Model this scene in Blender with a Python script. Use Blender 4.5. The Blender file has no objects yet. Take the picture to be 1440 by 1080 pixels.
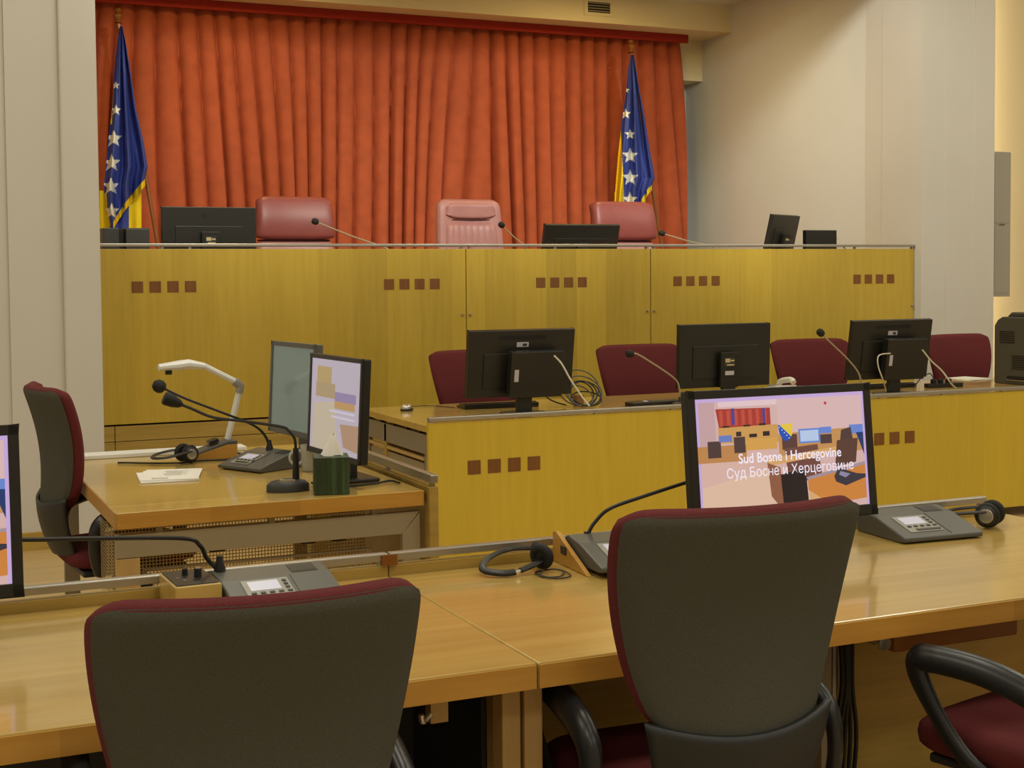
import bpy, bmesh, math, random
from math import radians, sin, cos, pi, sqrt, atan2, floor
from mathutils import Vector, Matrix
random.seed(7)
S = bpy.context.scene
COL = S.collection
# ------------------------------------------------------------------ camera
F, YAW, PIT, ROL, PPY, EYE = 1963., radians(24.238), radians(2.536), radians(.471), 472., 1.5
fw = Vector((sin(YAW)*cos(PIT), cos(YAW)*cos(PIT), -sin(PIT)))
r0 = Vector((cos(YAW), -sin(YAW), 0)); u0 = r0.cross(fw)
RI = r0*cos(ROL) - u0*sin(ROL); UP = u0*cos(ROL) + r0*sin(ROL)
CAM = Vector((0, 0, EYE))
cd = bpy.data.cameras.new('camera'); cam = bpy.data.objects.new('camera', cd); COL.objects.link(cam)
cd.sensor_fit = 'HORIZONTAL'; cd.sensor_width = 36; cd.lens = F/1440*36; cd.shift_y = (PPY-540)/1440
cd.clip_start = .05; cd.clip_end = 100
R3 = Matrix((RI, UP, -fw)).transposed()
cam.matrix_world = Matrix.Translation(CAM) @ R3.to_4x4()
S.camera = cam
# pixel -> point on a known plane of the room
def ray(x, y): return fw + RI*((x-720)/F) - UP*((y-PPY)/F)
def pZ(x, y, z): d = ray(x, y); return CAM + d*((z-EYE)/d.z)
def pY(x, y, v): d = ray(x, y); return CAM + d*(v/d.y)
def pX(x, y, v): d = ray(x, y); return CAM + d*(v/d.x)
# ------------------------------------------------------------------ world, exposure
w = bpy.data.worlds.new('world'); S.world = w; w.use_nodes = True
w.node_tree.nodes['Background'].inputs[0].default_value = (1, .88, .7, 1)
w.node_tree.nodes['Background'].inputs[1].default_value = .25
S.view_settings.view_transform = 'Standard'; S.view_settings.look = 'None'
S.view_settings.gamma = 1; S.view_settings.use_curve_mapping = False
S.view_settings.exposure = 0.0
LAMP = (1, .97, .81)
HALL_W, NICHE_W, SPOT_W, COVE_W = 34., 22., 420., 9.
def area(name, loc, sx, sy, power, rot=(0, 0, 0), col=LAMP, parent=None):
    d = bpy.data.lights.new(name, 'AREA'); d.shape = 'RECTANGLE'; d.size = sx; d.size_y = sy; d.energy = power; d.color = col
    o = bpy.data.objects.new(name, d); COL.objects.link(o); o.location = loc; o.rotation_euler = rot
    if parent: o.parent = parent
    return o
# ------------------------------------------------------------------ materials
def lin(c): return tuple(((v/255)/12.92 if v/255 <= .04045 else ((v/255+.055)/1.055)**2.4) for v in c) + (1,)
MATS = {}
def base(name):
    m = bpy.data.materials.new(name); m.use_nodes = True
    nt = m.node_tree; return m, nt, nt.nodes['Principled BSDF']
def mat(name, rgb, rough=.5, metal=0, var=.0, scale=40, bump=0, coat=0, spec=.5, emit=None, es=0):
    m, nt, b = base(name); MATS[name] = m
    c = lin(rgb); b.inputs['Base Color'].default_value = c
    b.inputs['Roughness'].default_value = rough; b.inputs['Metallic'].default_value = metal
    b.inputs['Specular IOR Level'].default_value = spec; b.inputs['Coat Weight'].default_value = coat
    if emit: b.inputs['Emission Color'].default_value = lin(emit); b.inputs['Emission Strength'].default_value = es
    if var or bump:
        tc = nt.nodes.new('ShaderNodeTexCoord'); n = nt.nodes.new('ShaderNodeTexNoise')
        n.inputs['Scale'].default_value = scale; n.inputs['Detail'].default_value = 4
        nt.links.new(tc.outputs['Object'], n.inputs['Vector'])
        if var:
            r = nt.nodes.new('ShaderNodeValToRGB')
            r.color_ramp.elements[0].position = .3; r.color_ramp.elements[1].position = .7
            r.color_ramp.elements[0].color = tuple(v*(1-var) for v in c[:3])+(1,); r.color_ramp.elements[1].color = tuple(min(1, v*(1+var)) for v in c[:3])+(1,)
            nt.links.new(n.outputs['Fac'], r.inputs['Fac']); nt.links.new(r.outputs['Color'], b.inputs['Base Color'])
        if bump:
            bp = nt.nodes.new('ShaderNodeBump'); bp.inputs['Strength'].default_value = bump; bp.inputs['Distance'].default_value = .004
            nt.links.new(n.outputs['Fac'], bp.inputs['Height']); nt.links.new(bp.outputs['Normal'], b.inputs['Normal'])
    return m
def wood(name, c1, c2, rough=.35, leaf=.22, axis='Z', leafaxis='X', grain=1., coat=0, leafvar=.12):
    """veneer: streaked along `axis`, in leaves of width `leaf` along `leafaxis` that differ a little in tone"""
    m, nt, b = base(name); MATS[name] = m; N = nt.nodes; Lk = nt.links.new
    tc = N.new('ShaderNodeTexCoord'); mp = N.new('ShaderNodeMapping')
    sc = {'X': (1.2, 16, 16), 'Y': (16, 1.2, 16), 'Z': (16, 16, 1.2)}[axis]
    mp.inputs['Scale'].default_value = tuple(v*grain for v in sc)
    Lk(tc.outputs['Object'], mp.inputs['Vector'])
    n = N.new('ShaderNodeTexNoise'); n.inputs['Scale'].default_value = 1.6; n.inputs['Detail'].default_value = 6; n.inputs['Roughness'].default_value = .62
    Lk(mp.outputs['Vector'], n.inputs['Vector'])
    r = N.new('ShaderNodeValToRGB'); r.color_ramp.elements[0].position = .28; r.color_ramp.elements[1].position = .74
    r.color_ramp.elements[0].color = lin(c1); r.color_ramp.elements[1].color = lin(c2)
    Lk(n.outputs['Fac'], r.inputs['Fac'])
    sx = N.new('ShaderNodeSeparateXYZ'); Lk(tc.outputs['Object'], sx.inputs[0])
    d = N.new('ShaderNodeMath'); d.operation = 'DIVIDE'; d.inputs[1].default_value = leaf; Lk(sx.outputs[leafaxis], d.inputs[0])
    fl = N.new('ShaderNodeMath'); fl.operation = 'FLOOR'; Lk(d.outputs[0], fl.inputs[0])
    wn = N.new('ShaderNodeTexWhiteNoise'); wn.noise_dimensions = '1D'; Lk(fl.outputs[0], wn.inputs['W'])
    mr = N.new('ShaderNodeMapRange'); mr.inputs['To Min'].default_value = 1-leafvar; mr.inputs['To Max'].default_value = 1+leafvar
    Lk(wn.outputs['Value'], mr.inputs['Value'])
    mx = N.new('ShaderNodeVectorMath'); mx.operation = 'SCALE'; Lk(r.outputs['Color'], mx.inputs[0]); Lk(mr.outputs['Result'], mx.inputs['Scale'])
    Lk(mx.outputs['Vector'], b.inputs['Base Color'])
    b.inputs['Roughness'].default_value = rough; b.inputs['Coat Weight'].default_value = coat; b.inputs['Coat Roughness'].default_value = .08
    return m
def perforated(name, rgb, pitch=.012, hole=.36):
    m, nt, b = base(name); MATS[name] = m; N = nt.nodes; Lk = nt.links.new
    b.inputs['Base Color'].default_value = lin(rgb); b.inputs['Metallic'].default_value = .6; b.inputs['Roughness'].default_value = .45
    tc = N.new('ShaderNodeTexCoord'); mp = N.new('ShaderNodeVectorMath'); mp.operation = 'SCALE'; mp.inputs['Scale'].default_value = 1/pitch
    Lk(tc.outputs['UV'], mp.inputs[0]); fr = N.new('ShaderNodeVectorMath'); fr.operation = 'FRACTION'; Lk(mp.outputs[0], fr.inputs[0])
    sb = N.new('ShaderNodeVectorMath'); sb.operation = 'SUBTRACT'; sb.inputs[1].default_value = (.5, .5, 0); Lk(fr.outputs[0], sb.inputs[0])
    ab = N.new('ShaderNodeVectorMath'); ab.operation = 'ABSOLUTE'; Lk(sb.outputs[0], ab.inputs[0])
    sp = N.new('ShaderNodeSeparateXYZ'); Lk(ab.outputs[0], sp.inputs[0])
    mx = N.new('ShaderNodeMath'); mx.operation = 'MAXIMUM'; Lk(sp.outputs[0], mx.inputs[0]); Lk(sp.outputs[1], mx.inputs[1])
    gt = N.new('ShaderNodeMath'); gt.operation = 'GREATER_THAN'; gt.inputs[1].default_value = hole; Lk(mx.outputs[0], gt.inputs[0])
    Lk(gt.outputs[0], b.inputs['Alpha'])
    return m
wood('maple_front', (186, 155, 54), (200, 170, 68), rough=.33, leaf=.235, leafvar=.1, coat=.15)
wood('maple_bench', (202, 172, 48), (214, 184, 58), rough=.38, leaf=1.2, leafvar=.05, coat=.1)
wood('maple_top', (182, 149, 76), (200, 169, 96), rough=.24, axis='X', leaf=.16, leafaxis='Y', leafvar=.05, coat=.6)
wood('maple_edge', (182, 130, 52), (202, 152, 68), rough=.4, axis='X', leaf=.3, leafvar=.09)
wood('maple_board', (164, 134, 60), (190, 158, 80), rough=.4, axis='X', leaf=.9, leafvar=.04)
wood('walnut_inlay', (112, 68, 26), (134, 86, 38), rough=.45, leaf=.5, leafvar=.05, grain=2)
wood('apron_wood', (140, 92, 44), (166, 114, 58), rough=.4, axis='X', leaf=.5, leafvar=.04)
wood('post_wood', (186, 150, 92), (204, 170, 112), rough=.45, leaf=.5, leafvar=.03)
wood('floor_wood', (176, 148, 98), (198, 170, 120), rough=.35, axis='X', leaf=.4, leafaxis='Y', leafvar=.03)
wood('pole_wood', (120, 66, 30), (150, 90, 46), rough=.35, leaf=.5)
mat('wall_paint', (206, 201, 192), .75, var=.02, scale=2)
mat('niche_paint', (216, 216, 212), .8, var=.02, scale=2)
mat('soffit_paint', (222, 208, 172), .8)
mat('curtain_cloth', (170, 84, 54), .85, var=.10, scale=9, bump=.15, spec=.15)
mat('valance_cloth', (150, 46, 34), .85, var=.05, scale=20, spec=.15)
mat('aluminium', (178, 174, 166), .36, metal=.85)
mat('steel_paint', (168, 156, 130), .5, metal=.35)
mat('grey_steel', (150, 140, 122), .5, metal=.3)
mat('black_plastic', (26, 25, 24), .42)
mat('black_matte', (18, 17, 17), .7)
mat('monitor_black', (34, 33, 31), .38)
mat('monitor_grey', (92, 92, 88), .4)
mat('arm_plastic', (34, 36, 38), .33)
mat('shell_plastic', (40, 42, 44), .5, var=.1, scale=200)
mat('unit_grey', (84, 83, 78), .42)
mat('unit_dark', (54, 53, 50), .45)
mat('unit_light', (150, 146, 136), .4)
mat('lcd', (190, 190, 205), .3, emit=(200, 200, 225), es=.22)
mat('burgundy_fabric', (100, 42, 44), .9, var=.12, scale=260, bump=.25, spec=.2)
mat('grey_fabric', (84, 83, 74), .95, var=.12, scale=320, bump=.3, spec=.15)
mat('pink_leather', (174, 120, 116), .42, var=.05, scale=14, bump=.08)
mat('rose_leather', (134, 66, 62), .42, var=.06, scale=12, bump=.08)
mat('crease', (80, 38, 36), .7)
mat('white_plastic', (226, 226, 222), .4)
mat('white_paper', (236, 232, 222), .8)
mat('print_ink', (120, 116, 112), .8)
mat('sticker', (196, 190, 200), .5)
mat('sticker_beige', (200, 184, 140), .5)
mat('cable_white', (196, 188, 168), .5)
mat('cable_black', (24, 23, 22), .5)
mat('flag_blue', (62, 76, 158), .7, spec=.25)
mat('flag_yellow', (236, 204, 30), .7, spec=.25)
mat('flag_white', (232, 232, 226), .7, spec=.25)
mat('brass', (150, 100, 50), .35, metal=.7)
wood('tissue_box', (24, 34, 24), (70, 96, 56), rough=.5, leaf=.018, leafvar=.35, grain=2.6)
mat('tissue', (240, 236, 228), .85)
mat('glass_cup', (176, 176, 168), .2)
mat('silver', (206, 204, 198), .25, metal=.8)
mat('printer_grey', (74, 72, 66), .5)
mat('speaker_grey', (172, 168, 158), .55)
mat('lamp_on', (255, 240, 210), .5, emit=(255, 226, 170), es=6)
mat('logo_black', (8, 8, 8), .6)
perforated('mesh_screen', (190, 170, 128))
mat('screen_teal', (120, 134, 130), .12, emit=(96, 116, 112), es=.35)
mat('screen_dark', (20, 20, 24), .15)
# ------------------------------------------------------------------ mesh builder
I4 = Matrix.Identity(4)
def T(x, y, z): return Matrix.Translation((x, y, z))
def Rx(a): return Matrix.Rotation(a, 4, 'X')
def Ry(a): return Matrix.Rotation(a, 4, 'Y')
def Rz(a): return Matrix.Rotation(a, 4, 'Z')
def smooth(pts, k=6):
    P = [Vector(p) for p in pts]; out = []
    for i in range(len(P)-1):
        a = P[max(0, i-1)]; b = P[i]; c = P[i+1]; d = P[min(len(P)-1, i+2)]
        for j in range(k):
            t = j/k
            out.append(.5*((2*b)+(c-a)*t+(2*a-5*b+4*c-d)*t*t+(3*b-a-3*c+d)*t**3))
    out.append(P[-1]); return out
class M:
    def __init__(s): s.v = []; s.f = []; s.mi = []; s.cur = 0; s.uv = {}
    def add(s, vs, fs, m=I4):
        o = len(s.v); s.v += [tuple(m @ Vector(p)) for p in vs]
        for f in fs: s.f.append([o+i for i in f]); s.mi.append(s.cur)
        return s
    def box(s, x0, x1, y0, y1, z0, z1, m=I4):
        vs = [(x0, y0, z0), (x1, y0, z0), (x1, y1, z0), (x0, y1, z0), (x0, y0, z1), (x1, y0, z1), (x1, y1, z1), (x0, y1, z1)]
        return s.add(vs, [(0, 3, 2, 1), (4, 5, 6, 7), (0, 1, 5, 4), (1, 2, 6, 5), (2, 3, 7, 6), (3, 0, 4, 7)], m)
    def prism(s, poly, t0, t1, m=I4):
        """polygon in local XY extruded along Z from t0 to t1"""
        n = len(poly); vs = [(x, y, t0) for x, y in poly] + [(x, y, t1) for x, y in poly]
        fs = [tuple(reversed(range(n))), tuple(range(n, 2*n))] + [(i, (i+1) % n, n+(i+1) % n, n+i) for i in range(n)]
        return s.add(vs, fs, m)
    def tube(s, pts, r, n=8, rz=None, m=I4):
        P = [Vector(p) for p in pts]; vs = []; fs = []; ref = None
        for i, p in enumerate(P):
            d = (P[min(i+1, len(P)-1)]-P[max(i-1, 0)]).normalized()
            if ref is None: ref = Vector((0, 0, 1)) if abs(d.z) < .9 else Vector((1, 0, 0))
            a = (ref - d*ref.dot(d)).normalized(); b = d.cross(a); ref = a
            rr = r[i] if isinstance(r, (list, tuple)) else r
            rb = rr if rz is None else rr*rz
            vs += [p+a*(cos(2*pi*k/n)*rr)+b*(sin(2*pi*k/n)*rb) for k in range(n)]
        for i in range(len(P)-1):
            for k in range(n): fs.append((i*n+k, i*n+(k+1) % n, (i+1)*n+(k+1) % n, (i+1)*n+k))
        fs.append(tuple(reversed(range(n)))); fs.append(tuple(range((len(P)-1)*n, len(P)*n)))
        return s.add(vs, fs, m)
    def lathe(s, prof, m=I4, n=20):
        vs = []; fs = []
        for r, z in prof: vs += [(r*cos(2*pi*k/n), r*sin(2*pi*k/n), z) for k in range(n)]
        for i in range(len(prof)-1):
            for k in range(n): fs.append((i*n+k, i*n+(k+1) % n, (i+1)*n+(k+1) % n, (i+1)*n+k))
        if prof[0][0] > 1e-6: fs.append(tuple(reversed(range(n))))
        if prof[-1][0] > 1e-6: fs.append(tuple(range((len(prof)-1)*n, len(prof)*n)))
        return s.add(vs, fs, m)
    def torus(s, R, r, m=I4, n=28, k=8, a0=0, a1=2*pi):
        full = abs(a1-a0-2*pi) < 1e-6
        cnt = n if full else n+1
        vs = []; fs = []
        for i in range(cnt):
            a = a0+(a1-a0)*i/n
            for j in range(k):
                b = 2*pi*j/k; vs.append(((R+r*cos(b))*cos(a), (R+r*cos(b))*sin(a), r*sin(b)))
        for i in range(n):
            i2 = (i+1) % cnt
            for j in range(k): fs.append((i*k+j, i2*k+j, i2*k+(j+1) % k, i*k+(j+1) % k))
        if not full: fs.append(tuple(range(k))); fs.append(tuple((cnt-1)*k+j for j in range(k)))
        return s.add(vs, fs, m)
    def grid(s, fn, nu, nv, m=I4, mfn=None):
        vs = [fn(i/nu, j/nv) for j in range(nv+1) for i in range(nu+1)]; o = len(s.v)
        s.v += [tuple(m @ Vector(p)) for p in vs]
        for j in range(nv):
            for i in range(nu):
                a = o+j*(nu+1)+i; s.f.append([a, a+1, a+nu+2, a+nu+1]); s.mi.append(mfn((i+.5)/nu, (j+.5)/nv) if mfn else s.cur)
        return s
    def ob(s, name, material, parent=None, bevel=0, smooth=False, ang=35, recalc=True, seg=2, solid=0):
        me = bpy.data.meshes.new(name)
        bm = bmesh.new()
        vs = [bm.verts.new(p) for p in s.v]
        for f, mi in zip(s.f, s.mi):
            try: fc = bm.faces.new([vs[i] for i in f]); fc.material_index = mi
            except ValueError: pass
        bmesh.ops.remove_doubles(bm, verts=bm.verts, dist=1e-6)
        if recalc: bmesh.ops.recalc_face_normals(bm, faces=bm.faces)
        bm.to_mesh(me); bm.free()
        for mm in (material if isinstance(material, (list, tuple)) else [material]): me.materials.append(MATS[mm])
        if smooth:
            me.polygons.foreach_set('use_smooth', [True]*len(me.polygons)); me.set_sharp_from_angle(angle=radians(ang))
        o = bpy.data.objects.new(name, me); COL.objects.link(o)
        if parent: o.parent = parent
        if solid:
            md = o.modifiers.new('solid', 'SOLIDIFY'); md.thickness = solid; md.offset = 0
        if bevel:
            md = o.modifiers.new('bevel', 'BEVEL'); md.width = bevel; md.segments = seg; md.limit_method = 'ANGLE'; md.angle_limit = radians(40)
        return o
def tag(o, label=None, cat=None, group=None, kind=None):
    if label: o['label'] = label
    if cat: o['category'] = cat
    if group: o['group'] = group
    if kind: o['kind'] = kind
    return o
def thing(name, label, cat, loc=(0, 0, 0), rz=0, group=None):
    o = bpy.data.objects.new(name, None); COL.objects.link(o); o.location = loc; o.rotation_euler = (0, 0, rz); o.empty_display_size = .1
    return tag(o, label, cat, group)
def struct(name, mb, m, parent=None, label=None, **k):
    o = mb.ob(name, m, parent, **k)
    if not parent: tag(o, label, name.split('_')[0], kind='structure')
    return o
def copy_tree(o, parent=None, loc=None, rz=None, label=None, group=None):
    c = o.copy(); COL.objects.link(c); c.parent = parent
    if loc is not None: c.location = loc
    if rz is not None: c.rotation_euler = (0, 0, rz)
    if label: c['label'] = label
    if group: c['group'] = group
    for ch in list(o.children): copy_tree(ch, c)
    return c
def uv_plane(o, ax):
    me = o.data; l = me.uv_layers.new(name='uv')
    for p in me.polygons:
        for li in p.loop_indices:
            co = me.vertices[me.loops[li].vertex_index].co
            l.data[li].uv = (co[ax[0]], co[ax[1]])
def text_mesh(s, size, name, material, parent, m, align='CENTER', bold=0):
    c = bpy.data.curves.new(name, 'FONT'); c.body = s; c.size = size; c.align_x = align; c.align_y = 'CENTER'; c.offset = bold; c.resolution_u = 3
    if 'н' in s:                                       # the built-in glyph fills badly; a small capital H has the same shape
        c.body = s.replace('н', 'h'); c.small_caps_scale = .76
        for ch_, f in zip(s, c.body_format):
            if ch_ == 'н': f.use_small_caps = True
    to = bpy.data.objects.new('tmp', c); COL.objects.link(to)
    dg = bpy.context.evaluated_depsgraph_get(); me = bpy.data.meshes.new_from_object(to.evaluated_get(dg))
    bpy.data.objects.remove(to); bpy.data.curves.remove(c)
    me.transform(m); me.materials.clear(); me.materials.append(MATS[material]); me.name = name
    o = bpy.data.objects.new(name, me); COL.objects.link(o); o.parent = parent; return o
# ------------------------------------------------------------------ room
YL, YD, YR, XN, YB = 8.0, 8.8, 8.72, 7.5, 12.3       # left wall face, dais front, right pilaster face, niche side wall, niche back
ZC, ZN = 4.9, 4.06
XL = pY(139, 200, YL).x
fl = struct('floor', M().box(-5, 11, -4, 12.6, -.12, 0), 'floor_wood', label='pale maple floor of the courtroom')
struct('ceiling', M().box(-5, 11, -4, 12.6, ZC, ZC+.1), 'wall_paint', label='high white ceiling of the courtroom hall')
a = pY(88, 300, YL).x; b = pY(12, 300, YL).x; c = pY(63, 300, YL).x
m = M().box(-5, XL-.02, YL+.07, YL+.3, 0, ZC)
struct('wall_left', m, 'wall_paint', label='cream wall left of the dais opening')
m = M().box(a, XL, YL+.02, YL+.28, 0, ZC); struct('trim_1', m, 'wall_paint', label='flat cream pilaster edging the curtained niche', bevel=.012)
m = M().box(b, a+.003, YL+.055, YL+.1, 0, ZC); struct('trim_2', m, 'wall_paint', label='shallow cream reveal strip beside the pilaster by the curtain')
struct('baseboard_left', M().box(-5, a-.004, YL+.03, YL+.055, 0, .10), 'maple_board', label='maple baseboard along the cream wall')
struct('wall_niche_left', M().box(XL-.16, XL-.03, YL+.3, YB, 0, ZC), 'niche_paint', label='side wall of the niche behind the left flag')
struct('wall_niche_back', M().box(XL-.2, XN+.3, YB, YB+.12, 0, ZC), 'niche_paint', label='back wall of the niche behind the red curtain')
y1 = pX(1219, 200, XN).y; y2 = pX(1243, 200, XN).y; y3 = pX(1281, 200, XN).y
struct('wall_niche_right', M().box(XN, XN+.14, YR+.02, YB, 0, ZC), 'niche_paint', label='tall cream side wall right of the curtain')
struct('trim_3', M().box(XN-.012, XN, y2+.01, y1, 0, ZN), 'wall_paint', label='narrow cream reveal strip on the niche side wall')
struct('trim_4', M().box(XN-.024, XN, YR+.02, y2, 0, ZN), 'wall_paint', label='wide cream reveal strip on the niche side wall', bevel=.006)
xa, xb, xc = pY(1330, 200, YR).x, pY(1370, 200, YR).x, pY(1398, 200, YR).x
m = M().box(XN-.03, xa, YR+.004, YR+.16, 0, ZC).box(xa, xb, YR, YR+.16, 0, ZC).box(xb, xc, YR-.005, YR+.16, 0, ZC)
struct('wall_pilaster', m, 'wall_paint', label='stepped cream pilaster right of the dais')
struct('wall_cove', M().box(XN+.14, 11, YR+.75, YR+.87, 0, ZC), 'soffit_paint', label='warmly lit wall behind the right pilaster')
struct('wall_right', M().box(11, 11.1, -4, 12.6, 0, ZC), 'wall_paint', label='cream wall along the right of the hall')
struct('wall_outer', M().box(-5.1, -5, -4, 12.6, 0, ZC), 'wall_paint', label='cream wall along the left of the hall')
struct('wall_back', M().box(-5, 11, -4.1, -4, 0, ZC), 'wall_paint', label='cream rear wall of the hall')
struct('ceiling_niche', M().box(XL-.2, XN, YR+.2, YB, ZN, ZN+.1), 'niche_paint', label='lower ceiling above the judges niche')
struct('wall_header', M().box(XL-.05, XN, YR+.02, YR+.2, ZN, ZC), 'wall_paint', label='wall strip above the niche opening')
struct('trim_5', M().box(XL-.03, XN, 11.47, 11.99, 3.80, ZN), 'soffit_paint', label='cream soffit box above the red curtain')
struct('trim_6', M().box(XL-.03, XN, 11.99, YB, 3.40, 3.99), 'soffit_paint', label='cream beam carrying the curtain')
struct('floor_platform', M().box(XL-.03, XN, YD+.12, YB, 0, .80), 'floor_wood', label='raised platform floor behind the judges bench')
# air vent on the soffit
va = pY(827, 2, 11.46); vb = pY(858, 19, 11.46)
t = thing('air_vent', 'small dark slatted air vent on the cream soffit', 'vent', ((va.x+vb.x)/2, 11.47, vb.z))
ww = (vb.x-va.x)/2; hh = va.z-vb.z
M().box(-ww-.04, ww+.04, -.008, .0, -.03, hh+.04).ob('frame', 'soffit_paint', t)
M().box(-ww, ww, -.010, -.008, 0, hh).ob('backing', 'black_matte', t)
for k in range(4):
    z = hh*(k+.5)/4
    M().box(-ww, ww, -.022, -.010, z-.003, z+.003, T(0, 0, 0)).ob('slat', 'steel_paint', t)
# ceiling lamps of the hall, above the frame
for ix, x in enumerate((-2.2, 1.6, 5.4, 8.6)):
    for iy, y in enumerate((-1.8, 1.2, 4.2, 6.6)):
        area('hall_lamp', (x, y, ZC-.04), 1.1, 1.1, HALL_W)
# stage spots under the hall ceiling aimed into the niche, dim yellow lamps on the niche ceiling
def spot(name, loc, aim, power, ang, col=(.96, .98, .86), blend=.7):
    d = bpy.data.lights.new(name, 'SPOT'); d.energy = power; d.color = col; d.spot_size = radians(ang); d.spot_blend = blend; d.shadow_soft_size = .15
    o = bpy.data.objects.new(name, d); COL.objects.link(o); o.location = loc
    o.rotation_euler = (Vector(aim)-o.location).to_track_quat('-Z', 'Y').to_euler()
for x, ax in ((2.2, 2.4), (3.9, 4.1), (5.4, 6.0)): spot('stage_spot', (x, 5.3, 4.62), (ax, 11.6, 2.0), SPOT_W, 46)
spot('stage_spot', (4.6, 7.5, 4.7), (7.5, 10.2, 1.9), SPOT_W*.6, 70)
for x in (2.6, 5.8): area('niche_lamp', (x, 10.4, ZN-.03), .5, .5, NICHE_W, col=(1, .74, .26))
# vertical fluorescent tube behind the right pilaster
tx = pY(1401, 430, YR+.45)
t = thing('cove_lamp', 'glowing vertical tube lamp behind the right pilaster', 'lamp', (tx.x-.075, YR+.45, .3))
M().tube([(0, 0, .02), (0, 0, 4.2)], .018, 10).ob('tube', 'lamp_on', t, smooth=True)
M().box(-.03, .03, -.02, .02, 4.2, 4.3).box(-.03, .03, -.02, .02, -.05, .02).box(-.05, -.03, -.02, .02, -.3, 4.3).ob('holder', 'white_plastic', t)
area('cove_light', (0.03, .02, 2.1), .06, 3.9, COVE_W, (radians(90), 0, 0), (1, .82, .5), t).rotation_euler = (radians(90), 0, radians(-10))
# grey column loudspeaker on the cove wall
sa = pY(1399, 213, YR+.28); sb = pY(1418, 417, YR+.28)
t = thing('column_speaker', 'slim grey column loudspeaker beside the right pilaster', 'loudspeaker', ((sa.x+sb.x)/2, YR+.28, sb.z))
ww = (sb.x-sa.x)/2+.02; hh = sa.z-sb.z
M().box(-ww, ww, 0, .12, 0, hh).ob('cabinet', 'speaker_grey', t, bevel=.006)
M().box(-ww*.8, ww*.8, -.004, 0, hh*.51, hh-.03).ob('grille', 'speaker_grey', t); M().box(-ww*.8, ww*.8, -.004, 0, .03, hh*.49).ob('grille', 'speaker_grey', t)
M().box(ww-.025, ww, .12, .47, hh*.5-.04, hh*.5+.04).ob('bracket', 'speaker_grey', t)
M().box(-ww*.3, ww*.3, -.006, -.004, hh*.5-.006, hh*.5).ob('badge', 'black_plastic', t)
# ------------------------------------------------------------------ curtain
YCU = 11.86
cx0, cx1 = XL+.02, pY(957, 60, YCU).x; cz1 = 3.76; cz0 = .83
rn = random.Random(3); PH = [(rn.uniform(.5, 3.2), rn.uniform(0, 6.28), rn.uniform(.3, 1)) for _ in range(9)]
def lowf(x, o): return sum(a*sin(f*x+p+o*1.7) for f, p, a in PH)/3
def hsh(k): return (sin(k*12.9898)*43758.5453) % 1
def curt(u, v):
    x = cx0+(cx1-cx0)*u; z = cz1+(cz0-cz1)*v
    dn = min(1, v*1.25)**.8
    ph = x/.158 + .10*sin(x*7.1)+1.0*dn*lowf(x*2.2, 1)+.5*lowf(x*.9+.5*v, 4)*dn
    k = floor(ph+.5); fr = ph+.5-k                     # 0..1 inside one pleat
    sk = .5+.34*(hsh(k)-.5)*2*dn                       # lopsided folds
    q = fr/sk if fr < sk else (1-fr)/(1-sk)
    q = max(0, min(1, q)); q = (1-(1-q)**2.4)
    lo = .03+.04*hsh(k+7)
    amp = (.055+.10*dn*hsh(k+3))
    e = 1-(1-min(1, 4*fr*(1-fr)))**1
    big = .17*dn*lowf(x*1.35+.4*v, 2)
    edge = .10*v*max(0, (u-.93)/.07)
    return (x+.015*dn*sin(ph*pi*2)+edge*.8, YCU-amp*q-big*.6+.03, z)
t = thing('stage_curtain', 'tall pleated red orange curtain hanging behind the judges chairs', 'curtain', (0, 0, 0))
M().grid(curt, 900, 46).ob('drape', 'curtain_cloth', t, smooth=True, ang=80, recalc=False)
za = pY(957, 45, YCU-.12).z; zb = pY(957, 60, YCU-.12).z
M().box(cx0, cx1+.01, YCU-.13, YCU-.10, zb, 3.80).ob('valance', 'valance_cloth', t)
M().box(cx0, cx1, YCU-.10, YCU+.12, 3.765, 3.80).ob('curtain_track', 'valance_cloth', t)
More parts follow.
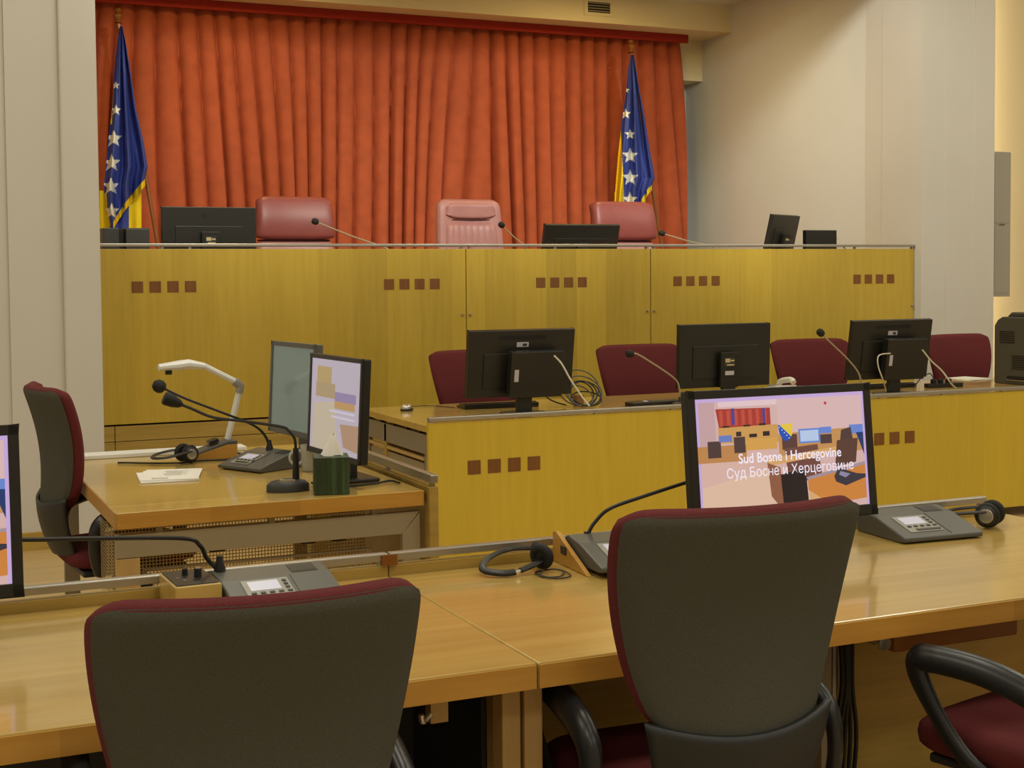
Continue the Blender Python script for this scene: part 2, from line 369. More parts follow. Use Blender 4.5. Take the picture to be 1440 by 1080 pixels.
# ------------------------------------------------------------------ flags
def star_in(x, y, cx, cy, r):
    dx, dy = x-cx, y-cy; d = sqrt(dx*dx+dy*dy)
    if d > r: return False
    a = (atan2(dx, -dy)) % (2*pi/5); a = min(a, 2*pi/5-a)
    # edge from outer tip (angle 0, r) to inner (36deg, .42r)
    x1, y1_, x2, y2_ = r, 0, .42*r*cos(pi/5), .42*r*sin(pi/5)
    px, py = d*cos(a), d*sin(a)
    return (x2-x1)*(py-y1_)-(y2_-y1_)*(px-x1) > 0
def lerp_tab(tab, y):
    for (ya, va), (yb_, vb_) in zip(tab, tab[1:]):
        if y <= yb_: return va+(vb_-va)*(y-ya)/(yb_-ya)
    return tab[-1][1]
YF = 11.35
def flag(name, label, top, bot, finial, Ltab, Rtab, ybot, stars, yellow, back, fringe):
    p0 = pY(*bot, YF); p1 = pY(*top, YF)
    basez = .80; k = (p0.z-basez)/(p1.z-p0.z); foot = p0-(p1-p0)*k
    r = thing(name, label, 'flag', foot, group='national flags by the curtain')
    L = lambda p: Vector(p)-foot
    M().tube([(0, 0, 0), L(p1)], .016, 10).ob('pole', 'pole_wood', r, smooth=True)
    M().lathe([(.17, 0), (.17, .02), (.06, .04), (.03, .12), (.03, .16)], n=24).ob('foot', 'brass', r, smooth=True)
    M().lathe([(.016, 0), (.035, .01), (.016, .03), (.03, .05), (.034, .07), (.014, .085), (.03, .10), (.02, .12), (0, .125)], T(*L(p1))@T(0, 0, -.02)).ob('finial', 'brass', r, smooth=True)
    ytop = Ltab[0][0]
    def px(s, tt):
        y = ytop+tt*(ybot(s)-ytop); return lerp_tab(Ltab, y)*(1-s)+lerp_tab(Rtab, y)*s, y
    def fn(s, tt):
        x, y = px(s, tt); f = .015+.07*tt
        d = f*(sin(s*17+2.2*tt)+.45*sin(s*31+1.3-tt))
        return L(pY(x, y, YF-.06+d))
    def mf(s, tt):
        x, y = px(s, tt)
        for sx, sy, sr in stars:
            if star_in(x, y, sx, sy, sr): return 2
        return 1 if yellow(x, y, s, tt) else 0
    M().grid(fn, 80, 200, mfn=mf).ob('cloth', ['flag_blue', 'flag_yellow', 'flag_white'], r, smooth=True, ang=80, recalc=False)
    def fb(s, tt):
        xl, xr, ya, yb_, cut = back; x = xl+(xr-xl)*s; y = ya+(yb_-ya)*tt
        return L(pY(x, y, YF+.05+.03*sin(s*19)*tt))
    def mb(s, tt): return 1 if (s < back[4][0] or s > back[4][1]) else 0
    M().grid(fb, 60, 20, mfn=mb).ob('rear_fold', ['flag_blue', 'flag_yellow'], r, smooth=True, ang=80, recalc=False)
    m = M(); sA, sB = fringe
    def ff(s, tt):
        q = sA+(sB-sA)*s; p = Vector(fn(q, 1)); return p+Vector((.012*(1-tt)*0, -.012, .055*(1-tt)-.03+.006*sin(s*150)*tt))
    M().grid(ff, 70, 4).ob('fringe', 'flag_yellow', r, smooth=True, ang=80, recalc=False)
    return r
flag('flag_on_pole', 'blue and yellow starred flag on leaning pole beside the cream pilaster', (166, 30), (222, 345), 0,
     [(37, 168.5), (60, 165), (100, 161), (150, 158), (200, 152), (235, 149), (260, 146), (290, 148), (320, 153)],
     [(37, 172), (60, 177), (100, 183.5), (150, 191), (200, 202), (235, 208), (252, 204), (320, 200)],
     lambda s: 318-62*max(0, (s-.12))/.88, [(163, 120, 6), (163, 155, 8), (160, 195, 13), (157, 229, 13), (156, 262, 13), (157, 297, 12)],
     lambda x, y, s, tt: x < 165 - (y-40)*.05 - 1 and s < .10 and 40 < y < 175 or (s < .045 and y > 272), (140, 199, 268, 360, (.25, .70)), (.14, 1))
flag('flag_on_pole', 'blue and yellow starred flag on leaning pole near the niche side wall', (887, 72), (930, 345), 0,
     [(77, 887), (100, 883), (125, 881), (160, 876), (182, 873), (220, 869), (250, 866.5), (285, 864), (330, 862)],
     [(77, 891), (100, 895), (125, 899), (160, 906), (200, 912), (250, 921), (268, 914), (330, 910)],
     lambda s: 325-62*max(0, (s-.3))/.7, [(881, 127, 4), (880, 160, 8), (886, 189, 8), (886, 219, 12), (886, 250, 12), (886, 281, 12)],
     lambda x, y, s, tt: y > 182 and x < 873+(y-182)*.05, (864, 908, 270, 350, (.3, .75)), (.3, 1))
# ------------------------------------------------------------------ judges bench
jx0, jx1 = XL+.01, XN-.03
s1, s2 = pY(655.5, 400, YD).x, pY(915, 400, YD).x
JT = 1.672                                             # top of front panels
t = thing('judges_bench', 'long high judges bench with maple front panels and brown square inlays', 'bench', (0, YD, 0))
JB = t
SQ, PITCH = .07, .1085
def squares(panel, xs, z):
    for x in xs:
        for k in range(4):
            M().box(x+k*PITCH, x+k*PITCH+SQ, -.0025, .004, z, z+SQ).ob('inlay_square', 'walnut_inlay', panel)
zb = pY(150, 598, YD).z+.0
gx = [pY(185, 403, YD).x, pY(540, 398, YD).x, pY(754, 395, YD).x, pY(947, 393, YD).x, pY(1200, 391, YD).x]
for (x0, x1), g in zip([(jx0, s1), (s1, s2), (s2, jx1)], [gx[:2], gx[2:3], gx[3:]]):
    p = M().box(x0+.003, x1-.003, 0, .03, zb, JT).ob('front_panel', 'maple_front', t, bevel=.002)
    squares(p, g, 1.402)
    for kx in (x0+.028, x1-.028):
        for kz in (1.225, .80):
            M().lathe([(.009, 0), (.009, .012), (.006, .016), (0, .016)], T(kx, 0, kz)@Rx(radians(90)), 10).ob('stud', 'steel_paint', p)
M().box(jx0, jx1, .03, .06, .1, JT-.004).ob('carcass', 'black_matte', t)
for k, (x0, x1) in enumerate([(jx0, 1.28), (1.28, 3.3), (3.3, 5.4), (5.4, jx1)]):
    z1 = zb-.012; zm = zb-.105
    M().box(x0+.002, x1-.002, .005, .03, zm, z1).ob('plinth_panel', 'maple_board', t, bevel=.002); M().box(x0+.002, x1-.002, .005, .03, .02, zm-.004).ob('plinth_panel', 'maple_board', t, bevel=.002)
M().box(jx0, jx1, .06, .85, 1.49, 1.53).ob('desktop', 'maple_top', t)
M().box(jx0, jx1, .82, .85, .802, 1.49).ob('rear_panel', 'maple_board', t)
M().box(jx0, jx1+.0, -.01, .025, JT+.014, JT+.034).ob('rail', 'aluminium', t, bevel=.004)
for x in [jx0+.04, pY(228, 345, YD).x, pY(267, 345, YD).x, s1-.03, s1+.03, 4.3, s2-.03, s2+.03, pY(1203, 350, YD).x, jx1-.02]:
    M().box(x-.008, x+.008, 0, .018, JT, JT+.014).ob('rail_post', 'aluminium', t)
# ------------------------------------------------------------------ clerks bench
YK = 6.44; kx0 = pZ(604, 600, .75).x; kx1 = 7.55
t = thing('clerks_bench', 'long low clerks bench with maple front, metal rail and brown square inlays', 'bench', (0, YK, 0))
p = M().box(kx0, kx1, 0, .028, .06, .765).ob('front_panel', 'maple_bench', t, bevel=.002)
for x in (2.65, 5.07):
    for k in range(4): M().box(x+k*.1105, x+k*.1105+SQ, -.0025, .004, .496, .496+SQ).ob('inlay_square', 'walnut_inlay', p)
M().box(kx0, kx1, -.01, .022, .772, .793).ob('rail', 'aluminium', t, bevel=.004)
for k in range(12):
    x = kx0+.015+k*(kx1-kx0-.03)/11; M().box(x-.012, x+.012, 0, .02, .765, .773).ob('rail_post', 'aluminium', t)
kd = pZ(516, 573.5, .75).y-YK
M().box(kx0+.0, kx1, .03, kd, .715, .75).ob('desktop', 'maple_top', t, bevel=.003)
M().box(kx0+.01, kx0+.04, .06, kd-.05, .60, .70).ob('side_beam', 'grey_steel', t, bevel=.003)
M().box(kx0+.015, kx0+.035, .05, .10, 0, .70).ob('side_leg', 'grey_steel', t); M().box(kx0+.015, kx0+.035, kd-.1, kd-.05, 0, .70).ob('side_leg', 'grey_steel', t)
M().box(kx0+.02, kx0+.03, .12, kd-.12, .30, .55).ob('side_plate', 'steel_paint', t); M().box(kx0+.012, kx0+.03, .10, kd-.1, .565, .582).ob('side_trim', 'post_wood', t)
M().box(kx0+.01, kx1-.1, kd-.4, kd-.37, .1, .70).ob('modesty_panel', 'maple_board', t)
for k in range(5): M().box(kx0+.01, kx0+.05, .15+k*.2, .17+k*.2, .70, .716).ob('spacer', 'black_plastic', t)
# ------------------------------------------------------------------ witness table
wx0, wx1, wy0, wy1 = .657, 1.70, 4.53, 6.04
t = thing('witness_table', 'maple witness table with grey metal frame and perforated screen', 'table', (wx0, wy0, 0))
W, D = wx1-wx0, wy1-wy0
M().box(0, W, 0, D, .697, .75).ob('desktop', 'maple_top', t, bevel=.003)
M().box(.004, W-.004, -.003, 0, .6985, .7485).ob('edge_band', 'maple_edge', t); M().box(-.003, 0, .004, D-.004, .6985, .7485).ob('edge_band', 'maple_edge', t)
bd = M().box(W+.012, W+.045, -.02, D, .10, .762).ob('end_board', 'maple_board', t, bevel=.002)
M().box(W+.014, W+.042, -.03, D*.62, .776, .806).ob('rail', 'aluminium', t, bevel=.004)
for y in (-.01, .45, .85): M().box(W+.02, W+.036, y, y+.02, .76, .778).ob('rail_post', 'aluminium', t)
# trapezoid metal beam with mitred right end
M().prism([(0, .675), (W-.01, .675), (W-.075, .60), (0, .60)], 0, .03, Matrix(((1, 0, 0, 0), (0, 0, 1, .02), (0, 1, 0, 0), (0, 0, 0, 1)))).ob('front_beam', 'steel_paint', t, bevel=.002)
M().prism([(W-.01, .67), (W-.005, .03), (W-.07, .03), (W-.075, .60)], .0, .03, Matrix(((1, 0, 0, 0), (0, 0, 1, .02), (0, 1, 0, 0), (0, 0, 0, 1)))).ob('leg', 'steel_paint', t, bevel=.002)
M().box(.0, .075, .02, .05, 0, .598).ob('leg', 'post_wood', t, bevel=.002)
M().box(.0, .06, D-.06, D-.03, 0, .69).ob('leg', 'steel_paint', t); M().box(W-.07, W-.01, D-.06, D-.03, 0, .69).ob('leg', 'steel_paint', t)
for x in (.13, .5, .86): M().box(x, x+.02, .03, .05, .675, .70).ob('spacer', 'steel_paint', t)
o = M().add([(.10, .10, .33), (W-.16, .10, .33), (W-.16, .10, .54), (.10, .10, .54)], [(0, 1, 2, 3)]).ob('mesh_screen', 'mesh_screen', t, recalc=False); uv_plane(o, (0, 2))
o = M().add([(.04, .54, .15), (W-.04, .54, .15), (W-.04, .54, .68), (.04, .54, .68)], [(0, 1, 2, 3)]).ob('mesh_screen', 'mesh_screen', t, recalc=False); uv_plane(o, (0, 2))
o = M().add([(.02, .2, .2), (.02, .52, .2), (.02, .52, .66), (.02, .2, .66)], [(0, 1, 2, 3)]).ob('mesh_screen', 'mesh_screen', t, recalc=False); uv_plane(o, (1, 2))
M().box(.10, W-.16, .095, .105, .54, .546).ob('mesh_rim', 'grey_steel', t)
for x in (.40, .74, .86): M().box(x, x+.055, .50, .53, .50, .58).ob('cable_clip', 'black_plastic', t)
M().box(.08, .12, .06, .09, .40, .53).ob('cable_clip', 'black_plastic', t)
# ------------------------------------------------------------------ front desks
YQ0, YQ1 = 2.41, 3.277; xs = 1.133; xR = pZ(1400, 719, .75).x; xLft = -.95
def front_desk(label, x0, x1, rail):
    t = thing('counsel_desk', label, 'desk', (x0, YQ0, 0), group='counsel desks in a row'); W = x1-x0; D = YQ1-YQ0
    M().box(0.0015, W-.0015, 0, D, .698, .75).ob('desktop', 'maple_top', t, bevel=.004)
    M().box(.003, W-.003, -.003, 0, .70, .746).ob('edge_band', 'maple_edge', t)
    M().box(.001, W-.001, D+.001, D+.028, .08, .776).ob('back_board', 'maple_board', t, bevel=.002)
    M().box(rail[0]-x0, rail[1]-x0, D-.002, D+.022, .787, .807).ob('rail', 'aluminium', t, bevel=.003)
    n = 5
    for k in range(n):
        x = rail[0]-x0+.012+k*(rail[1]-rail[0]-.024)/(n-1); M().box(x-.01, x+.01, D+.001, D+.02, .774, .788).ob('rail_post', 'aluminium', t)
    for x in (.004, W-.044):
        M().box(x, x+.04, .07, .12, 0, .69).ob('leg', 'post_wood', t, bevel=.003); M().box(x, x+.04, D-.12, D-.07, 0, .69).ob('leg', 'post_wood', t, bevel=.003)
    return t, W, D
tl, Wl, Dl = front_desk('maple counsel desk with control box and console beside the low curved chair', xLft, xs, (xLft+.02, xs-.003))
tr, Wr, Dr = front_desk('maple counsel desk carrying the lit monitor and a wooden drawer', xs, xR, (xs+.003, 3.064))
M().box(-.02, .02, -.008, -.0025, .777, .804, T(Wl, Dl, 0)).ob('rail_joiner', 'brass', tl)
M().box(.05, Wl-.05, Dl-.33, Dl-.31, .04, .69).ob('modesty_panel', 'shell_plastic', tl)
M().box(Wl-.06, Wl-.05, .14, Dl-.1, .04, .69).ob('side_panel', 'black_matte', tl)
hx = pZ(622, 998, .66)
M().box(-.018, .018, 0, .03, .63, .698, T(hx.x-xLft, .09, 0)).ob('hook', 'post_wood', tl); M().tube(smooth([(0, 0, .65), (-.02, -.01, .64), (-.025, -.012, .655)]), .006, m=T(hx.x-xLft-.018, .09, 0)).ob('hook_pin', 'silver', tl, smooth=True)
M().box(.05, Wr-.16, .37, .39, .04, .69).ob('modesty_panel', 'maple_board', tr)
d0, d1 = pY(1218, 905, YQ0+.16).x-xs, pY(1388, 890, YQ0+.16).x-xs
dr = M().box(d0, d1, .06, .30, .644, .6975).ob('drawer', 'apron_wood', tr, bevel=.004)
M().lathe([(.008, 0), (.008, .03), (.016, .035), (.016, .05), (0, .052)], T(d0-.035, .10, .672)@Rx(radians(90)), 12).ob('drawer_lock', 'silver', dr, smooth=True)
M().box(d0-.02, d0+.01, .30, .34, 0, .695).ob('centre_leg', 'grey_steel', tr, bevel=.002); M().box(d0+.012, d0+.022, .30, .34, 0, .695).ob('centre_leg', 'aluminium', tr)
for k in range(6):
    x = d0+.035+k*.012
    M().tube(smooth([(x, .33, .69), (x+.01*sin(k), .32, .5), (x+.006*k-.02, .33, .33), (d0+.04+k*.006, .34, .02)]), .006, 6).ob('cable', 'cable_black', tr, smooth=True)
e0 = Wr-.15
o = M().add([(Wr-.012, .16, .05), (Wr-.012, Dr-.13, .05), (Wr-.012, Dr-.13, .68), (Wr-.012, .16, .68)], [(0, 1, 2, 3)]).ob('mesh_screen', 'mesh_screen', tr, recalc=False); uv_plane(o, (1, 2))
# ------------------------------------------------------------------ task chairs (local: sitter faces +Y)
def sgn(v): return -1 if v < 0 else 1
def cushion(m, w, d, z0, z1, cx=0, cy=0, ex=4.5, dome=.012, nu=40, nv=12, taper=1.):
    """rounded-square cushion"""
    def fn(u, v):
        a = 2*pi*u; ph = -pi/2+pi*v
        ca, sa = cos(a), sin(a)
        rx = sgn(ca)*abs(ca)**(2/ex); ry = sgn(sa)*abs(sa)**(2/ex)
        k = cos(ph)**.35 if cos(ph) > 0 else 0; zz = sgn(sin(ph))*abs(sin(ph))**.6
        tp = 1-(1-taper)*(.5-ry/2)
        return (cx+rx*k*w/2*tp, cy+ry*k*d/2, (z0+z1)/2+zz*(z1-z0)/2)
    m.grid(fn, nu, nv); return m
def back_pad(hw, z0, z1, yv, conc, T0, ex=7, sl=1., cr=.045, cb=.06):
    """padded upright slab: hw(v) half width, yv(v) depth line, conc wing curve"""
    def P(s, v, side):
        q = 2*v-1
        es = (max(0, 1-abs(s)**ex))**(1/2.2); ev = (max(0, 1-abs(q)**(ex*1.6)))**(1/2.2)
        crn = 1-.06*abs(q)**24
        x = s*hw(v)*crn*sl; z = z0+(z1-z0)*v
        th = T0*es*ev
        # rounded top corners
        if v > .5: z -= cr*(abs(s)**14)*((v-.5)*2)**3
        else: z += cb*(abs(s)**5)*((.5-v)*2)**3
        y = yv(v)+conc(v)*s*s
        return (x, y+side*th, z)
    return P
def make_chair(name, label, group=None, wide=1., square=False):
    t = thing(name, label, 'chair', group=group)
    hw = lambda v: wide*(.176+.088*sin(min(1, v/.92)*pi/2))
    yv = lambda v: -.24-.015-.055*v*v+.035*sin(pi*v)*.6
    conc = lambda v: .05+.02*v
    P = back_pad(hw, .56, 1.03, yv, conc, .029, ex=12, cr=.03 if square else .022)
    m = M(); m.grid(lambda u, v: P(2*u-1, v, 1), 40, 36); m.grid(lambda u, v: P(1-2*u, v, -1), 40, 36)
    m.ob('backrest', 'burgundy_fabric', t, smooth=True, ang=75)
    def Q(u, v):
        s = (1-2*u)*.97; vv = .012+v*.965; p = P(s, vv, 0)
        e = (max(0, 1-abs(1-2*u)**12))**.5*(max(0, 1-abs(2*v-1)**16))**.5
        return (p[0], p[1]-.029*(.74+.26*e)-.004*e, p[2])
    M().grid(Q, 40, 40).ob('back_cover', 'grey_fabric', t, smooth=True, ang=75)
    # black plastic shell below the cover
    def Sh(u, v):
        s = 2*u-1; z = .40+.195*v; hwid = wide*(.15+.05*v)
        return (s*hwid, -.292+.055*s*s+(.05*(1-v)**2), z+.03*s*s*v)
    o = M().grid(Sh, 24, 12).ob('lumbar_shell', 'shell_plastic', t, smooth=True, ang=75, solid=.012)
    m = M(); cushion(m, .50, .48, .425, .505, 0, .02, taper=.9); m.ob('seat', 'burgundy_fabric', t, smooth=True, ang=75)
    M().prism([(-.2, -.18), (.2, -.18), (.21, .2), (-.21, .2)], .405, .428).ob('seat_pan', 'shell_plastic', t, bevel=.008)
    for s in (-1, 1):
        path = smooth([(s*.16, -.10, .415), (s*.25, -.13, .43), (s*.27, -.15, .50), (s*.27, -.145, .585), (s*.27, -.10, .628), (s*.27, .02, .657), (s*.27, .14, .660),
                       (s*.27, .188, .648), (s*.27, .170, .59), (s*.265, .10, .49), (s*.25, .03, .43), (s*.17, .0, .415)], 5)
        rad = [.016+.005*max(0, min(1, (p.z-.55)/.1)) for p in path]
        M().tube(path, rad, 10, rz=1.5).ob('armrest', 'arm_plastic', t, smooth=True, ang=70)
    M().tube(smooth([(0, -.05, .40), (0, -.2, .40), (0, -.235, .43), (0, -.245, .56)], 5), .016, 8, rz=1.8).ob('back_support', 'shell_plastic', t, smooth=True)
    M().lathe([(.05, .41), (.05, .38), (.028, .37), (.028, .14), (.04, .13), (.04, .075)], n=16).ob('gas_column', 'black_plastic', t, smooth=True)
    for k in range(5):
        a = 2*pi*k/5+.3; m = Rz(a)
        M().tube([(.03, 0, .105), (.28, 0, .075)], [.028, .018], 8, m=m).ob('base_arm', 'black_plastic', t, smooth=True)
        w_ = M().lathe([(.022, -.02), (.027, -.012), (.027, .012), (.022, .02)], m@T(.28, 0, .0275)@Rx(radians(90)), 14).tube([(.28, 0, .03), (.28, 0, .08)], .008, 6, m=m).ob('castor', 'black_plastic', t, smooth=True)
    return t
ch = make_chair('task_chair', 'grey backed burgundy office chair tucked in before the lit monitor', 'office chairs with grey backs')
def lift_back(c, dz):
    for k in c.children:
        if k.name.split('.')[0] in ('backrest', 'back_cover', 'lumbar_shell', 'back_support'): k.location.z += dz
c4 = copy_tree(ch, None, (.545, 2.375, 0), radians(-4.6), 'grey backed burgundy office chair facing the wooden control box'); lift_back(c4, -.012)
copy_tree(ch, None, (2.35, 2.275, 0), radians(14), 'burgundy office chair beside the wooden desk drawer, black arm loops showing')
c4 = copy_tree(ch, None, (.80, 5.45, 0), radians(-85), 'burgundy office chair drawn up to the witness table'); lift_back(c4, .075)
ch.location = (1.482, 2.455, 0); ch.rotation_euler = (0, 0, radians(-3.6)); lift_back(ch, .04)
wch = make_chair('wide_chair', 'x', 'burgundy chairs behind the clerks bench', 1.2, True)
spots = [(608, 498, 'first'), (840, 487, ''), (1085, 470, ''), (1303, 478, '')]
BL = ['burgundy chair behind the bench end with the computer mouse', 'burgundy chair behind the bench between two monitors, silver microphone before it',
      'burgundy chair behind the white telephone on the clerks bench', 'burgundy chair behind the clerks bench next to the printer']
for (x, y, _), lb, rz in zip(spots, BL, (186, 178, 176, 184)):
    p = pY(x, y, 8.0)
    if lb == BL[0]: wch.location = (p.x+.30, 7.76, 0); wch.rotation_euler = (0, 0, radians(rz)); wch['label'] = lb
    else: copy_tree(wch, None, (p.x+.30, 7.76, 0), radians(rz), lb)
# ------------------------------------------------------------------ judges chairs (local: sitter faces -Y)
def judge_chair(label, loc, rz, inset, matname):
    t = thing('leather_armchair', label, 'chair', loc, rz, 'judges leather chairs')
    H = 1.29
    if inset:
        P = back_pad(lambda v: .27+.035*(1-v), .50, H, lambda v: .22+.07*v, lambda v: -.03, .06, ex=9)
        m = M(); m.grid(lambda u, v: P(2*u-1, v, 1), 40, 40); m.grid(lambda u, v: P(1-2*u, v, -1), 40, 40); m.ob('backrest', matname, t, smooth=True, ang=75)
        cu = M(); P2 = back_pad(lambda v: .205+.02*(1-v), 1.13, H-.035, lambda v: .235, lambda v: -.02, .05, ex=5)
        cu.grid(lambda u, v: P2(2*u-1, v, 1), 24, 20); cu.grid(lambda u, v: P2(1-2*u, v, -1), 24, 20); cu.ob('head_cushion', matname, t, smooth=True, ang=75)
        M().box(-.20, .20, .205, .235, 1.118, 1.130).ob('seam', 'crease', t, bevel=.004)
        P3 = back_pad(lambda v: .215+.03*(1-v), .55, 1.118, lambda v: .195+.04*v, lambda v: -.02, .055, ex=5)
        cu = M(); cu.grid(lambda u, v: P3(2*u-1, v, 1), 24, 24); cu.grid(lambda u, v: tuple(Vector(P3(1-2*u, v, -1))+Vector((0, -.004*abs(sin(u*26))*v, 0))), 60, 24); cu.ob('back_cushion', matname, t, smooth=True, ang=75)
    else:
        P = back_pad(lambda v: .285+.02*(1-v), 0.965, H, lambda v: .22+.05*v-.03*sin(pi*v), lambda v: -.03, .075, ex=9, cb=.012)
        m = M(); m.grid(lambda u, v: P(2*u-1, v, 1), 40, 30); m.grid(lambda u, v: P(1-2*u, v, -1), 40, 30); m.ob('headrest', matname, t, smooth=True, ang=75)
        P = back_pad(lambda v: .30, .50, .96, lambda v: .20+.04*v, lambda v: -.03, .08, ex=8, cr=.02)
        m = M(); m.grid(lambda u, v: P(2*u-1, v, 1), 40, 30); m.grid(lambda u, v: P(1-2*u, v, -1), 40, 30); m.ob('backrest', 'pink_leather', t, smooth=True, ang=75)
        M().box(-.27, .27, .20, .26, .955, .968).ob('seam', 'crease', t)
    m = M(); cushion(m, .58, .54, .42, .55, 0, 0); m.ob('seat', matname, t, smooth=True, ang=75)
    for s in (-1, 1):
        M().tube(smooth([(s*.30, .20, .50), (s*.32, .18, .66), (s*.32, -.1, .68), (s*.32, -.2, .64), (s*.29, -.18, .46)]), .03, 10).ob('armrest', matname, t, smooth=True)
    M().lathe([(.06, .43), (.05, .38), (.03, .37), (.03, .08)], n=16).ob('gas_column', 'black_plastic', t, smooth=True)
    for k in range(5):
        a = 2*pi*k/5+.3
        M().tube([(0, 0, .10), (.30, 0, .06)], [.03, .02], 8, m=Rz(a)).ob('base_arm', 'black_plastic', t, smooth=True)
        M().lathe([(.022, -.02), (.03, -.012), (.03, .012), (.022, .02)], Rz(a)@T(.30, 0, .03)@Rx(radians(90)), 14).ob('castor', 'black_plastic', t, smooth=True)
    return t
for (xa_, xb_, lb, ins, mt) in [(357, 468, 'rose leather chair with smooth headrest behind the monitor with a faint logo', 0, 'rose_leather'), (610, 711, 'pale pink leather chair with stitched inset cushions, centre of the judges bench', 1, 'pink_leather'),
                         (826, 921, 'rose leather chair with smooth headrest, a flag rising directly behind it', 0, 'rose_leather')]:
    c = (pY(xa_, 300, 10.15).x+pY(xb_, 300, 10.15).x)/2
    judge_chair(lb, (c, 9.93, .80), 0, ins, mt)
# ------------------------------------------------------------------ monitors (local: screen faces -Y, origin on the desk)
def monitor(label, loc, rz, w, h, top, tilt=0, group='monitors', casing='monitor_black', screen='screen_dark', pc=False, plate=False, slot=False, logo=False, bez=.016, base='oval', stickers=True, picture=None, neck=None):
    t = thing('monitor', label, 'monitor', (loc[0], loc[1], round(loc[2], 2)+.001), rz, group)
    zc = top-h/2
    Hd = T(0, 0, zc)@Rx(-tilt)
    m = M().box(-w/2, w/2, -.012, .018, -h/2, h/2, Hd)
    m.ob('casing', casing, t, bevel=.004)
    bulge = M().prism([(-w*.36, -h*.36), (w*.36, -h*.36), (w*.36, h*.16), (-w*.36, h*.16)], 0, .006, Hd@T(0, .018, 0)@Matrix(((1, 0, 0, 0), (0, 0, 1, 0), (0, 1, 0, 0), (0, 0, 0, 1))))
    bulge.ob('rear_housing', casing, t, bevel=.004)
    bz = M(); b = bez
    for q in ((-w/2, w/2, h/2-b, h/2), (-w/2, w/2, -h/2, -h/2+b*1.25), (-w/2, -w/2+b, -h/2, h/2), (w/2-b, w/2, -h/2, h/2)): bz.box(q[0], q[1], -.018, -.012, q[2], q[3], Hd)
    bz.ob('bezel', casing, t, bevel=.0015)
    sc = M().box(-w/2+b, w/2-b, -.0135, -.012, -h/2+b*1.25, h/2-b, Hd).ob('screen', screen, t)
    nk = .045 if neck is None else neck
    M().box(-nk, nk, .03, .055, .012, zc-.0+h*.02).ob('stand_neck', casing, t, bevel=.004)
    if base == 'oval': M().lathe([(.13, 0), (.13, .006), (.05, .014), (0, .015)], T(0, .03, 0)@Matrix.Scale(.78, 4, (0, 1, 0)), 32).ob('stand_base', casing, t, smooth=True)
    else: M().box(-.10, .10, -.005, .12, 0, .014).ob('stand_base', casing, t, bevel=.004)
    if slot: M().box(-w*.22, w*.22, .018, .0195, h*.36, h*.42, Hd).ob('vent_slot', 'black_matte', t)
    if stickers and slot:
        M().box(-.035, .035, .018, .0196, h*.25, h*.32, Hd).ob('sticker', 'sticker', t); M().box(-.025, .0, .0196, .0199, h*.26, h*.30, Hd).ob('sticker_print', 'unit_dark', t)
    if pc:
        b_ = M().box(-w*.34, w*.16, .055, .105, -h*.47, h*.22, Hd).ob('mini_computer', 'monitor_black', t, bevel=.004)
        M().box(w*.085, w*.125, .105, .1055, -h*.22, -h*.04, Hd).ob('sticker', 'sticker', t)
        for k in range(7): M().box(w*.1605, w*.1615, .06+k*.006, .063+k*.006, -h*.42, h*.14, Hd).ob('vent_slit', 'black_matte', t)
        M().box(-w*.342, -w*.34, .06, .10, -h*.30, -h*.05, Hd).ob('port_panel', 'black_matte', t)
    if plate:
        M().box(-.06, .06, .04, .062, -h*.5, h*.06, Hd).ob('stand_cover', 'black_plastic', t, bevel=.003)
        M().box(-.035, .035, .062, .0625, -h*.16, -h*.02, Hd).ob('label_plate', 'unit_dark', t)
        for (u0, u1, v0, v1) in ((-.002, .03, -.10, -.04), (-.03, -.006, -.085, -.06), (-.03, .02, -.15, -.13)): M().box(u0, u1, .0625, .063, h*v0, h*v1, Hd).ob('sticker', 'sticker_beige', t)
        if stickers: M().box(-.03, .03, .062, .0626, -h*.30, -h*.235, Hd).ob('sticker', 'sticker', t)
    if logo:
        o = text_mesh('LG', .045, 'logo_text', 'logo_black', t, Hd@T(-.025, .0188, h*.33)@Rz(pi)@Rx(radians(90)))
        M().lathe([(.022, 0), (.022, .0006), (0, .0006)], Hd@T(.032, .018, h*.33)@Rx(radians(-90)), 24).ob('logo_disc', 'logo_black', t)
    if picture: picture(t, Hd, w, h, b)
    return t
EM = {}
def em(rgb, s=1.):
    k = 'em_%d_%d_%d' % rgb
    if k not in MATS:
        m, nt, b = base(k); b.inputs['Base Color'].default_value = (0, 0, 0, 1); b.inputs['Roughness'].default_value = .35
        b.inputs['Emission Color'].default_value = lin(rgb); b.inputs['Emission Strength'].default_value = s; MATS[k] = m
    return k
